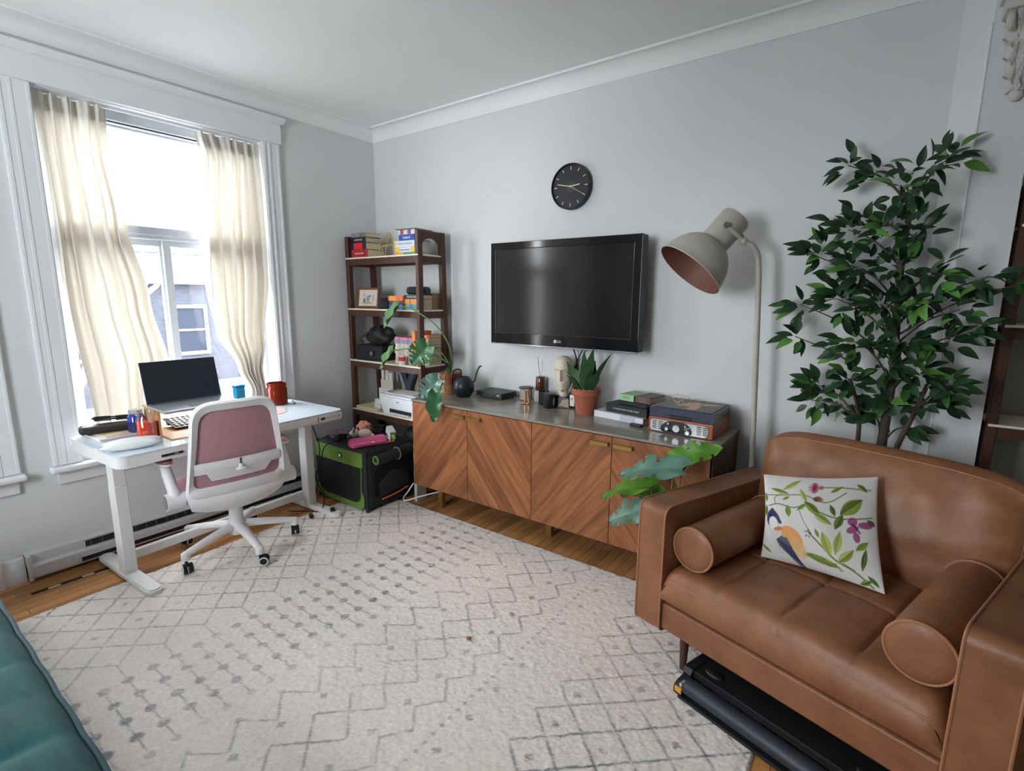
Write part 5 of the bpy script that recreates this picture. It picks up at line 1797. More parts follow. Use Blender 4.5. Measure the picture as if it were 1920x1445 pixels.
# ---------------------------------------------------------------- clock
M_face = mat('clock_face', (50, 56, 62), rough=.6)
M_clk = mat('clock_rim', (20, 22, 28), rough=.45)
ck = thing('wall_clock', 'round black wall clock with pale baton markers above the television', 'clock', (-1.66, YB - .0, 2.172))
RC = .136
Tc = Matrix.Rotation(PI / 2, 4, 'X')
G().lathe([(RC - .006, 0), (RC, .003), (RC, .040), (RC - .003, .043), (RC - .007, .043), (RC - .009, .032), (0, .031)], n=64, M=Tc).obj('case', ck, M_clk)
G().lathe([(0, .0312), (RC - .010, .0314)], n=64, M=Tc, caps=False).obj('dial', ck, M_face)
M_mk = mat('marker_cream', (214, 214, 196), rough=.5)
for k in range(12):
    a = 2 * PI * k / 12
    T_ = Matrix.Rotation(a, 4, 'Y')
    G().b6(-.0022, .0022, -.0335, -.0318, .098, .118, 0, 1, T_).obj('hour_marker', ck, M_mk)
for nm, a, L, w in (('hour_hand', 2 * PI * (2 + 47 / 60) / 12, .066, .0026), ('minute_hand', 2 * PI * 47 / 60, .094, .0022), ('second_hand', 2 * PI * 20 / 60, .105, .0010)):
    G().b6(-w, w, -.0365, -.0352, -.006, L, 0, 1, Matrix.Rotation(a, 4, 'Y')).obj(nm, ck, mat('hand_gold', (226, 214, 160), rough=.35, metal=.3))
G().cyl((0, -.031, 0), (0, -.0385, 0), .0055, n=16).obj('centre_pin', ck, mat('hand_gold', (226, 214, 160)))

# ---------------------------------------------------------------- floor lamp
M_lamp = mat('putty_enamel', (178, 173, 163), rough=.5)
M_lampi = mat('lamp_inner', (112, 72, 58), rough=.55)
LP = thing('floor_lamp', 'beige metal floor lamp with large tilted bell shade', 'lamp', (-.445, 2.72, 0))
G().lathe([(0, 0), (.16, 0), (.165, .006), (.16, .018), (.03, .026), (.016, .04), (0, .041)], n=44, caps=False).obj('base', LP, M_lamp)
pole_pts = [(0, 0, .03), (-.02, 0, .5), (-.04, 0, 1.0), (-.064, 0, 1.5), (-.076, 0, 1.66), (-.084, -.012, 1.71), (-.104, -.03, 1.745), (-.14, -.05, 1.765)]
G().tube(smoothpath(pole_pts, 8), .0135, 16).obj('pole', LP, M_lamp)
rimc = Vector((-.800, 2.565, 1.630)) - Vector((-.445, 2.72, 0))
topc = Vector((-.635, 2.705, 1.880)) - Vector((-.445, 2.72, 0))
ax = (topc - rimc).normalized()
ux = ax.orthogonal().normalized()
uy = ax.cross(ux)
Ml = Matrix(((ux.x, uy.x, ax.x, rimc.x), (ux.y, uy.y, ax.y, rimc.y), (ux.z, uy.z, ax.z, rimc.z), (0, 0, 0, 1)))
LL = (topc - rimc).length
outp = [(.172, 0), (.174, .003), (.170, .008), (.163, .045), (.148, .09), (.125, .128), (.098, .155), (.078, .166), (.0725, .170), (.0725, LL - .006), (.069, LL), (0, LL + .004)]
sho = G().lathe(outp, n=56, M=Ml, caps=False).obj('shade', LP, M_lamp)
inp = [(.170, .001), (.160, .045), (.145, .088), (.122, .125), (.095, .150), (.05, .162), (0, .164)]
G().lathe(inp, n=56, M=Ml, caps=False).obj('shade_lining', sho, M_lampi)
G().ell(tuple(Ml @ Vector((0, 0, .11))), (.03, .03, .04), 16, 10).obj('bulb', sho, mat('frosted_bulb', (200, 196, 188), rough=.4))
nk = Ml @ Vector((0, 0, LL - .07))
for q in (-1, 1):
    side = Vector((.25, -.9, .1)).normalized() if q < 0 else Vector((.5, .8, -.1)).normalized()
    s0 = nk + side * .074
    joint = Vector((-.14, -.05, 1.765))
    G().tube([s0, s0 * .45 + joint * .55 + side * .01, joint], [.012, .011, .010], 10).obj('yoke', LP, M_lamp)
    G().cyl(s0 - side * .004, s0 + side * .014, .014, n=14).obj('yoke_knob', LP, mat('knob_bronze', (92, 86, 78), rough=.5))
G().ell(tuple(joint), (.02, .02, .02), 14, 10).obj('joint', LP, M_lamp)
# ================================================================ rug, armchair, walking pad, sofa, plants, second shelf
# ---- rug: dense pile surface, woven grey motif repeating every 16.6 cm
M_rug = attr_mat('wool_pile', rough=.95, bump=.5, bscale=260, spec=.1)
RX0, RX1, RY0, RY1 = -3.09, -.20, .19, 2.42
st_ = .0062
nx, ny = int((RX1 - RX0) / st_) + 1, int((RY1 - RY0) / st_) + 1
gx = np.linspace(RX0, RX1, nx)
gy = np.linspace(RY0, RY1, ny)
U, V = np.meshgrid(gx, gy)


def smooth_noise(shape, cell, rng):
    h, w = shape
    a = rng.standard_normal((h // cell + 3, w // cell + 3))
    yy = np.arange(h) / cell
    xx = np.arange(w) / cell
    y0, x0 = yy.astype(int), xx.astype(int)
    fy_, fx_ = (yy - y0)[:, None], (xx - x0)[None, :]
    return a[y0][:, x0] * (1 - fy_) * (1 - fx_) + a[y0 + 1][:, x0] * fy_ * (1 - fx_) + a[y0][:, x0 + 1] * (1 - fy_) * fx_ + a[y0 + 1][:, x0 + 1] * fy_ * fx_


PY = .166
wob = smooth_noise(U.shape, 5, RNG) * .0022
Ux, Vy = U + wob, V + smooth_noise(U.shape, 5, RNG) * .0022
ph = (Vy - .554) / PY
fr0 = np.abs(ph - np.round(ph)) * PY              # distance to tip rows
fr1 = np.abs(ph - .5 - np.round(ph - .5)) * PY    # distance to half rows
ink = np.zeros_like(U)


def put(mask_dist, w, strength=1.0):
    global ink
    ink = np.maximum(ink, np.clip((w - mask_dist) / .004 + .5, 0, 1) * strength)


def lattice(x0, x1, xt, px_):
    u = (Ux - xt) / px_
    d = np.minimum(np.abs((u + ph) - np.round(u + ph)), np.abs((u - ph) - np.round(u - ph))) * (px_ * PY / math.hypot(px_, PY))
    d = np.where((Ux >= x0) & (Ux <= x1), d, 9)
    put(d, .0042)


def star(xc, row, r=.017, s_=.8):
    fy_ = (Vy - row) / PY
    dy = (fy_ - np.round(fy_)) * PY
    rr_ = np.hypot(Ux - xc, dy)
    an = np.arctan2(dy, Ux - xc)
    put(rr_, r * (.62 + .38 * np.abs(np.cos(2 * an))), s_)


lattice(RX0, -2.378, -2.378, .187)
lattice(-.888, RX1, -.888, .187)
for xc in (-2.66, -2.85):
    star(xc, .554, .016, .8)
for xc in (-.795, -.61, -.42):
    star(xc, .554 + .646, .017, .9)
# dotted rows
xs = [-2.253, -2.14, -2.026, -1.913, -1.802]
for row, lead in ((.554 - .004, True), (.471, False)):
    fy_ = (Vy - row) / PY
    dy = (fy_ - np.round(fy_)) * PY
    for k, xc in enumerate(xs):
        rr_ = np.hypot((Ux - xc), dy * 1.05)
        put(rr_, .0205 if k < 4 else .018, .95 if k < 4 else .5)
    a, b = (-2.378 if lead else -2.253), -1.80
    put(np.where((Ux > a) & (Ux < b), np.abs(dy), 9), .0030, .85)


def zig(xa, xb, ya):
    t = (Vy - ya) / PY
    tri = np.abs(t - np.round(t)) * 2           # 0 at ya, 1 half way
    xz = xa + (xb - xa) * tri
    put(np.abs(Ux - xz) * .62, .0038, .9)


zig(-1.706, -1.60, .709)
star(-1.71, .709, .013, .7)
star(-1.57, .791, .017, .75)
lattice(-1.52, -1.334, -1.52 , .186 )
star(-1.29, .791 + .166, .017, .8)
zig(-1.25, -1.178, .796)
for k in range(4):
    star(-1.113, .79 + PY * k / 4, .0095, .85)
star(-1.058, .707, .016, .8)
worn = np.clip(.78 + .30 * smooth_noise(U.shape, 4, RNG) + .22 * RNG.standard_normal(U.shape), .05, 1)
fade = np.clip(.85 + .25 * smooth_noise(U.shape, 50, RNG), .45, 1)
ink = np.clip(ink * worn * fade, 0, 1)
base = np.array(lin((228, 220, 212))[:3])
grey = np.array(lin((122, 122, 126))[:3])
tone = (1 + .035 * smooth_noise(U.shape, 60, RNG) + .05 * RNG.standard_normal(U.shape))[..., None]
img = (base * (1 - ink[..., None]) + grey * ink[..., None]) * np.clip(tone, .8, 1.2)
pile = .0098 + .0011 * RNG.standard_normal(U.shape) + .0008 * smooth_noise(U.shape, 3, RNG)
edge = (U < RX0 + st_ / 2) | (U > RX1 - st_ / 2) | (V < RY0 + st_ / 2) | (V > RY1 - st_ / 2)
pile[edge] = .001
rug = colorgrid('area_rug', None, lambda u, v: np.stack([U, V, pile], -1), img, M_rug)
tag(rug, 'cream wool rug with grey diamond and dot motifs', 'rug')
nut = tag(G().ell((0, 0, .007), (.012, .009, .007), 12, 8).obj('crumb', None, mat('crumb_brown', (146, 104, 74), rough=.8), loc=(-1.335, 1.525, .011), rz=.4), 'brown crumb lying on the middle of the rug', 'crumb')

# ---- armchair
M_lea = mat('cognac_leather', (146, 98, 68), rough=.42, var=.2, col2=(118, 76, 50), vscale=7, bump=.3, bscale=70, spec=.4)
M_pipe = mat('leather_piping', (158, 110, 80), rough=.45, spec=.4)
M_leg = mat('armchair_leg_wood', (78, 48, 38), rough=.45)
AC = thing('armchair', 'wide tan leather armchair with tufted seat and piped arms', 'armchair', (-.725, 1.885, 0), R(-17.5))
AW = 1.135


def loop_tube(parent, pts, r=.0042, name='piping', closed=True):
    G().tube(pts, r, 6, closed=closed).obj(name, parent, M_pipe)


for s_ in (0, 1):
    x0, x1 = (0, .125) if s_ == 0 else (AW - .125, AW)
    prof = rounded_loop([(0, .17), (.90, .17), (.90, .66), (0, .70)], [.035, .03, .05, .05], 8)
    # slightly crowned slab: profile in y,z extruded over x with soft edges
    n = len(prof)
    g = G()
    secs = [(x0 + .012, .972), (x0 + .003, .99), (x0, .998), ((x0 + x1) / 2, 1.006), (x1, .998), (x1 - .003, .99), (x1 - .012, .972)]
    secs = [(x0 + .012, .975), (x0 + .002, .993), ((x0 + x1) / 2, 1.004), (x1 - .002, .993), (x1 - .012, .975)]
    cy_, cz_ = .45, .435
    vs = []
    for (xx, k) in secs:
        for (py_, pz_) in prof:
            vs.append((xx if k > .98 else (x0 if xx < (x0 + x1) / 2 else x1), cy_ + (py_ - cy_) * (1 - (1 - k) * .55), cz_ + (pz_ - cz_) * (1 - (1 - k) * .9)))
    fs = [(a * n + i, a * n + (i + 1) % n, (a + 1) * n + (i + 1) % n, (a + 1) * n + i) for a in range(4) for i in range(n)]
    fs += [tuple(range(n)), tuple(4 * n + i for i in range(n - 1, -1, -1))]
    g.add(vs, fs)
    arm = g.obj('arm', AC, M_lea, smooth=45)
    for xx in (x0 + .003, x1 - .003):
        loop_tube(arm, [(xx, cy_ + (py_ - cy_) * .996, cz_ + (pz_ - cz_) * .994) for py_, pz_ in prof])
G().b6(.122, AW - .122, .012, .86, .185, .300, .012, 3).obj('base_rail', AC, M_lea)
G().b6(.13, AW - .13, .03, .82, .298, .325).obj('seat_deck', AC, M_pipe)
G().b6(.10, AW - .10, .80, .925, .17, .80, .03, 4).obj('back_frame', AC, M_lea)
# seat cushion with tufted seams
sx0, sx1, sy0, sy1 = .128, AW - .128, .002, .70
xs_ = [sx0 + (sx1 - sx0) * k / 4 for k in (1, 2, 3)]


def seat(u, v):
    x_ = sx0 + (sx1 - sx0) * u
    y_ = sy0 + (sy1 - sy0) * v
    e = min(u, 1 - u) * (sx1 - sx0)
    f_ = min(v, 1 - v) * (sy1 - sy0)
    crown = .020 * math.sin(PI * u) + .012 * math.sin(PI * v)
    edge_ = -.045 * math.exp(-e / .014) - .05 * math.exp(-f_ / .014)
    gro = 0
    for q in xs_:
        gro += (.008 * math.exp(-((x_ - q) / .006) ** 2) + .007 * math.exp(-abs(x_ - q) / .035)) * (0.3 + .7 * min(1, max(0, (v - .05) / .15)))
    gro += .007 * math.exp(-((y_ - .36) / .007) ** 2) + .006 * math.exp(-abs(y_ - .36) / .035)
    return (x_, y_, .452 + crown + edge_ - gro)


sc_ = G().grid(seat, 150, 100)


def skirt(u, v):
    # closed side wall of the cushion
    per = [(0, 0), (1, 0), (1, 1), (0, 1)]
    k = int(u * 4) % 4
    t = u * 4 - int(u * 4)
    a, b = per[k], per[(k + 1) % 4]
    uu, vv = a[0] + (b[0] - a[0]) * t, a[1] + (b[1] - a[1]) * t
    p = seat(uu, vv)
    bulge = .012 * math.sin(PI * v)
    nx_, ny_ = [(0, -1), (1, 0), (0, 1), (-1, 0)][k]
    return (p[0] + nx_ * bulge * .2, p[1] + ny_ * bulge, .320 + (p[2] - .320) * v)


sc_.grid(skirt, 160, 10, cu=True)
sco = sc_.obj('seat_cushion', AC, M_lea, smooth=50)
G().tube([(sx0 + .03 + (sx1 - sx0 - .06) * k / 20, .004, .409 + .006 * math.sin(PI * k / 20)) for k in range(21)], .0028, 6).obj('seat_seam', sco, M_pipe)
# back cushion
bx0, bx1 = .130, AW - .130


def backc(u, v):
    # v: up, u: across, front surface; thickness handled by second grid
    x_ = bx0 + (bx1 - bx0) * u
    z_ = .455 + .445 * v
    return x_, z_


def bfront(u, v):
    x_, z_ = backc(u, v)
    puff = .060 * (math.sin(PI * u) ** .45) * (math.sin(PI * min(1, .08 + v * .9)) ** .55)
    wr = .006 * math.sin(u * 23 + v * 5) * math.exp(-((v - .95) / .12) ** 2) + .005 * math.sin(v * 26 + 2) * math.exp(-((u - .97) / .06) ** 2)
    sag = -.018 * (2 * u - 1) ** 2 * v - .045 * abs(2 * u - 1) ** 9 * v ** 2
    wr += .004 * math.sin(u * 9 + v * 14) * math.sin(u * 17 - v * 6) + .003 * math.sin(u * 31 + 3 * v)
    return (x_, .655 + .085 * v - puff + wr, z_ + sag - .0)


def bback(u, v):
    x_, z_ = backc(u, v)
    puff = .04 * (math.sin(PI * u) ** .5) * (math.sin(PI * v) ** .5)
    return (x_, .735 + .095 * v + puff * .5, z_ - .018 * (2 * u - 1) ** 2 * v - .045 * abs(2 * u - 1) ** 9 * v ** 2)


bc = G().grid(bfront, 60, 40)
bc.grid(bback, 30, 20)


def rim_(u, v):
    per = [(0, 0), (1, 0), (1, 1), (0, 1)]
    k = int(u * 4) % 4
    t = u * 4 - int(u * 4)
    a, b = per[k], per[(k + 1) % 4]
    uu, vv = a[0] + (b[0] - a[0]) * t, a[1] + (b[1] - a[1]) * t
    p, q = Vector(bfront(uu, vv)), Vector(bback(uu, vv))
    m = p + (q - p) * v
    o_ = .022 * math.sin(PI * v)
    nx_, nz_ = [(0, -1), (1, 0), (0, 1), (-1, 0)][k]
    return (m.x + nx_ * o_, m.y, m.z + nz_ * o_)


bc.grid(rim_, 160, 8, cu=True)
bco = bc.obj('back_cushion', AC, M_lea, smooth=50)
pts = []
for k in range(120):
    u = k / 120
    kk = int(u * 4)
    t = u * 4 - kk
    per = [(0, 0), (1, 0), (1, 1), (0, 1)]
    a, b = per[kk], per[(kk + 1) % 4]
    p = Vector(bfront(a[0] + (b[0] - a[0]) * t, a[1] + (b[1] - a[1]) * t))
    pts.append(p + Vector((0, .004, 0)))
loop_tube(bco, pts, .0040)
for (lx, ly) in ((.19, .085), (AW - .085, .085), (.17, .82), (AW - .17, .82)):
    G().cyl((lx, ly, 0.0112 if lx < .6 and ly < .2 else 0), (lx, ly, .19), .013, .021, 18).obj('leg', AC, M_leg)

# bolsters and printed cushion lie on the chair: things of their own
def to_world(lx, ly, lz=0):
    c, s_ = math.cos(R(-17.5)), math.sin(R(-17.5))
    return (-.725 + c * lx - s_ * ly, 1.885 + s_ * lx + c * ly, lz)


for lx, lab in ((.214, 'tan leather bolster against the arm nearest the sideboard'), (AW - .214, 'tan leather bolster against the arm nearest the viewer')):
    bo = thing('bolster_cushion', lab, 'bolster', to_world(lx, .055, .462), R(-17.5), 'leather bolsters on the armchair')
    rb, L = .084, .56
    prof = [(0, -.004), (.04, -.006), (.070, -.004), (rb - .003, .002), (rb, .010), (rb + .002, L / 2), (rb, L - .01), (rb - .003, L - .002), (.07, L + .004), (0, L + .005)]
    Mb = Matrix.Translation((0, 0, rb + .003)) @ Matrix.Rotation(-PI / 2, 4, 'X')
    G().lathe(prof, n=44, M=Mb, caps=False).obj('roll', bo, M_lea)
    for q in (.004, L - .004):
        G().tube([Mb @ Vector((rb * math.cos(t), rb * math.sin(t), q)) for t in [2 * PI * k / 44 for k in range(44)]], .0045, 6, closed=True).obj('piping', bo, M_pipe)

# printed cushion
n = 210
P = Paint(n, n, (214, 212, 208))
GL, GD, GM, GY = (132, 152, 62), (62, 78, 42), (98, 122, 54), (176, 184, 104)


def curve(pts, w, col):
    pp = [(q.x, q.y) for q in smoothpath([(a, b, 0) for a, b in pts], 6)]
    P.line(pp, w, col)


# coordinates: u across (0..1), v up (0..1)
curve([(.52, .905), (.7, .91), (.95, .885)], .005, GM)
curve([(.02, .78), (.2, .80), (.40, .82), (.58, .76), (.75, .86)], .005, GM)
curve([(.06, .66), (.16, .70), (.3, .68), (.42, .72), (.55, .66), (.7, .62), (.96, .64)], .006, GM)
curve([(.13, .70), (.12, .76), (.18, .81)], .004, GM)
curve([(.44, .46), (.55, .34), (.66, .22), (.80, .14), (.93, .02)], .008, GM)
curve([(.72, .2), (.80, .15)], .005, GM)
for a in [(.20, .86, .34, .97, .026, GY, GL), (.35, .88, .42, .76, .022, GY, GL), (.08, .86, .25, .82, .02, GL, GM), (.40, .76, .54, .64, .036, GL, GD), (.48, .66, .63, .56, .034, GY, GM),
          (.62, .74, .66, .64, .022, GM, GD), (.70, .66, .88, .80, .062, GL, GD), (.72, .66, .66, .52, .034, GM, GD), (.84, .94, .92, .87, .022, GL, GD), (.25, .70, .27, .58, .026, GM, GL),
          (.02, .80, .03, .70, .022, GL, GM), (.03, .66, .02, .52, .026, GL, GD), (.62, .26, .56, .48, .040, GY, GL), (.66, .28, .70, .50, .034, GY, GL), (.70, .14, .40, .23, .040, GL, GM),
          (.80, .34, .68, .20, .040, GY, GM), (.82, .34, .92, .42, .03, GL, GM), (.90, .36, .86, .16, .022, GD, GM), (.92, .08, .84, .02, .026, GL, GD), (.90, .12, .97, .04, .02, GM, GD),
          (.50, .50, .53, .42, .016, GL, GM), (.92, .62, .98, .56, .024, GM, GD), (.34, .66, .42, .74, .02, GL, GM), (.20, .75, .26, .79, .014, GM, GL), (.62, .86, .72, .92, .018, GL, GM), (.0, .16, .10, .10, .02, GL, GM)]:
    P.leaf(*a)
for k in range(7):
    t = k / 6
    P.ell(.42 + .28 * t, .215 - .075 * t + (.02 if k % 2 else -.02), .020, .012, .5 * (1 if k % 2 else -1), GM, .7)
# thistle, bud, butterfly
for k in range(22):
    an = 2 * PI * k / 22
    P.line([(.475, .90), (.475 + .05 * math.cos(an) * (.7 + .3 * math.sin(k * 3)), .90 + .05 * math.sin(an))], .006, (150, 30, 78), .8)
P.ell(.535, .905, .022, .022, 0, (160, 108, 44), .9)
P.ell(.51, .79, .036, .026, .2, (120, 34, 46), .9)
P.ell(.54, .785, .022, .018, .2, (150, 110, 50), .8)
for (cx_, cy_, rx, ry, ro) in ((.80, .60, .040, .040, .3), (.905, .57, .062, .032, -.1), (.80, .53, .055, .032, .5), (.83, .46, .028, .050, .15)):
    P.ell(cx_, cy_, rx, ry, ro, (138, 46, 108), .88)
    P.ell(cx_ + .01, cy_ - .006, rx * .5, ry * .5, ro, (170, 60, 130), .6)
P.line([(.80, .58), (.86, .50)], .006, (40, 34, 60))
# twigs
curve([(.46, .46), (.40, .56), (.36, .66)], .003, (70, 74, 90))
for k in range(6):
    P.ell(.44 + .02 * math.cos(k * 1.3), .44 + .035 * math.sin(k * 1.3), .006, .014, k, (60, 64, 84), .9)
# bird
P.ell(.20, .30, .10, .20, .45, (206, 204, 200), 1)
P.ell(.30, .36, .085, .13, .55, (222, 152, 78), .9)
P.ell(.36, .26, .06, .12, .35, (224, 176, 116), .75)
P.poly([(.15, .28), (.20, .35), (.26, .34), (.33, .20), (.42, -.01), (.36, .02), (.27, .14), (.18, .22)], (96, 98, 116), 1)
for k in range(7):
    t = k / 6
    P.line([(.17 + .12 * t, .30 - .05 * t), (.26 + .12 * t, .17 - .11 * t)], .007, (44, 46, 72), .9)
    P.line([(.185 + .12 * t, .295 - .05 * t), (.275 + .12 * t, .165 - .11 * t)], .003, (186, 186, 192), .8)
P.ell(.09, .52, .052, .10, -.1, (58, 56, 92), 1)
P.ell(.115, .47, .048, .075, 0, (222, 220, 216), 1)
P.line([(.10, .62), (.15, .57), (.185, .50)], .020, (54, 52, 92), .95)
P.ell(.085, .55, .014, .014, 0, (20, 20, 34), 1)
P.ell(.17, .42, .05, .022, .5, (206, 104, 52), .9)
P.ell(.86, .5, .0, .0, 0, (0, 0, 0), 0) if False else None
CO = dict(BL=Vector((-.305, 2.135, .474)), BR=Vector((.100, 2.085, .484)), TL=Vector((-.325, 2.15, .812)), TR=Vector((.040, 2.305, .836)))
ctr = sum(CO.values(), Vector()) / 4
nrmv = (CO['BR'] - CO['BL']).cross(CO['TL'] - CO['BL']).normalized()


def pillow_pos(sign):
    def f(U_, V_):
        b = [np.array(CO[k] - ctr) for k in ('BL', 'BR', 'TL', 'TR')]
        u_ = U_[..., None]
        v_ = V_[..., None]
        p = b[0] * (1 - u_) * (1 - v_) + b[1] * u_ * (1 - v_) + b[2] * (1 - u_) * v_ + b[3] * u_ * v_
        pin = 1 - .055 * (np.sin(PI * U_) * (np.abs(2 * V_ - 1) ** 3) + np.sin(PI * V_) * (np.abs(2 * U_ - 1) ** 3))
        puff = .062 * (np.sin(PI * U_) * np.sin(PI * V_)) ** .55
        wr = .0025 * np.sin(U_ * 17 + V_ * 9) * np.sin(PI * V_) + .003 * np.sin(V_ * 24 + U_ * 4) * np.exp(-((U_ - .92) / .1) ** 2)
        return p * pin[..., None] + np.array(nrmv) * (sign * puff + (wr if sign > 0 else 0) * np.sin(PI * U_))[..., None]
    return f


cu_ = thing('printed_cushion', 'white square cushion with bird, leaves and butterfly print', 'cushion', tuple(ctr))
M_cush = attr_mat('printed_linen', rough=.85, bump=.2, bscale=500)
sgn = 1 if nrmv.y < 0 else -1
colorgrid('front_panel', cu_, pillow_pos(sgn), P.img, M_cush)
colorgrid('back_panel', cu_, pillow_pos(-sgn), np.tile(np.array(lin((212, 210, 204))[:3]), (40, 40, 1)), M_cush)

# ---- folded treadmill under the armchair
M_wp = mat('treadmill_black', (24, 26, 29), rough=.5, bump=.1, bscale=300)
M_wpg = mat('treadmill_belt', (44, 47, 56), rough=.42, bump=.15, bscale=500)
wp = thing('walking_pad', 'flat black treadmill with yellow side clip stored under the armchair', 'treadmill', to_world(.25, -.06, .0112), R(-17.5))
WL = .76
M_sl = Matrix(((0, 0, 1, 0), (1, 0, 0, 0), (0, 1, 0, 0), (0, 0, 0, 1)))
side = [(.0, .012), (.012, .0), (.50, .0), (.50, .080), (.10, .092), (.065, .092), (.052, .074), (.060, .060), (.02, .052), (.0, .035)]
for q in (0, WL - .035):
    G().prism(side, q, q + .035, M_sl).obj('side_rail', wp, M_wp, smooth=30)
G().b6(.03, WL - .03, .07, .50, .055, .088, .006, 2).obj('deck_hood', wp, M_wp)
G().grid(lambda u, v: (.035 + (WL - .07) * u, .038 - .034 * math.cos(v * PI * .75 - .2), .035 + .036 * math.sin(v * PI * .75 - .2)), 3, 12).obj('roller_belt', wp, M_wpg)
G().b6(.02, WL - .02, -.004, .03, .0, .012, .004, 2).obj('front_rail', wp, M_wp)
G().b6(-.0035, .001, .005, .04, .016, .044, .002, 1).obj('yellow_clip', wp, mat('safety_yellow', (206, 150, 40), rough=.5))
G().b6(.02, .032, .004, .035, .044, .058, .002, 1).obj('grey_latch', wp, M_kn)
G().b6(.004, .034, -.001, .014, .018, .040, .002, 1).obj('yellow_clip', wp, mat('safety_yellow', (206, 150, 40)))
for q in (.05, WL - .2):
    G().ell((q + .045, .115, .089), (.038, .020, .008), 20, 8).obj('foot_pad', wp, M_blk)

# ---- teal sofa in the near corner
M_tea = mat('teal_velvet', (24, 84, 82), rough=.7, var=.25, col2=(12, 58, 60), vscale=7, stretch=(1, 3, 1), sheen=.08, spec=.2)
M_teap = mat('teal_piping', (16, 62, 72), rough=.7)
SF = thing('teal_sofa', 'teal velvet sofa with channel seams at the near edge', 'sofa', (-2.15, -.35, 0))
fx0, fx1, fy1 = -1.05, 1.12, .610
seams = [-1.04 + .001, -.63, -.21, .22, .64, 1.06]


def sofa_seat(u, v):
    x_ = fx0 + (fx1 - fx0) * u
    y_ = -.25 + (fy1 + .25) * v
    dsm = min(abs(x_ + .28 * (fy1 - y_) * .35 - q) for q in seams)
    z_ = .455 - .012 * math.exp(-(dsm / .018)) * min(1, (fy1 - y_) / .12) + .006 * math.sin(PI * min(1, dsm / .2)) * min(1, (fy1 - y_) / .1)
    f_ = (1 - v) if v > .5 else 1
    e = (fy1 - y_)
    z_ -= .040 * math.exp(-e / .022)
    y_ += .003 * math.sin(PI * min(1, dsm / .2)) * (v > .9)
    return (x_, y_, z_)


sfo = G().grid(sofa_seat, 140, 50)
sfo.grid(lambda u, v: (lambda p: (p[0], p[1] + .018 * math.sin(PI * v), .14 + (p[2] - .14) * v))(sofa_seat(u, 1)), 140, 10)
sfo.grid(lambda u, v: (lambda p: (p[0], p[1], .14 + (p[2] - .14) * v))(sofa_seat(1, u)), 30, 5)
sfo.obj('seat_cushion', SF, M_tea, smooth=60)
G().tube([(lambda p: (p[0], p[1] + .004, p[2] + .004))(sofa_seat(k / 80, 1)) for k in range(81)], .007, 8).obj('piping', SF, M_teap)
G().b6(fx0, fx1, -.75, .58, .10, .30, .02, 3).obj('base', SF, M_tea)
G().b6(fx0, fx1, -.75, -.45, .30, .80, .06, 4).obj('backrest', SF, M_tea)
for a in (fx0 + .08, fx1 - .08):
    for b in (-.65, .5):
        G().cyl((a, b, 0), (a, b, .11), .014, .022, 14).obj('leg', SF, M_leg)

# ---- tall artificial ficus
M_ftr = mat('ficus_bark', (74, 62, 54), rough=.85, var=.25, vscale=14, bump=.4, bscale=60)
M_fl = [mat('ficus_leaf_a', (56, 98, 44), rough=.42, var=.15, vscale=30, objvar=.35), mat('ficus_leaf_b', (38, 70, 40), rough=.42, var=.15, vscale=30, objvar=.35), mat('ficus_leaf_c', (84, 132, 58), rough=.42, var=.15, vscale=30, objvar=.25)]
FT = thing('ficus_tree', 'tall leafy artificial ficus tree behind the armchair', 'tree', (.05, 2.755, 0))
FO = Vector((.05, 2.755, 0))
G().lathe([(.085, 0), (.09, .005), (.115, .2), (.12, .205), (.108, .205), (.1, .19), (0, .19)], n=32, caps=False).obj('nursery_pot', FT, M_blkm)
G().tube(smoothpath([(0, 0, .18), (-.005, -.01, .8), (0, -.02, 1.2), (-.02, -.03, 1.6), (-.01, -.02, 1.98)], 8), [.024 - .0005 * k for k in range(33)], 12).obj('trunk', FT, M_ftr)
G().tube(smoothpath([(-.03, 0, .18), (-.085, -.03, .7), (-.10, -.05, .98), (-.15, -.06, 1.15)], 8), [.012 - .0002 * k for k in range(25)], 10).obj('trunk', FT, M_ftr)
G().tube(smoothpath([(.03, 0, .18), (.035, -.02, .75), (.085, -.04, 1.0), (.12, -.05, 1.15)], 8), [.013 - .0002 * k for k in range(25)], 10).obj('trunk', FT, M_ftr)
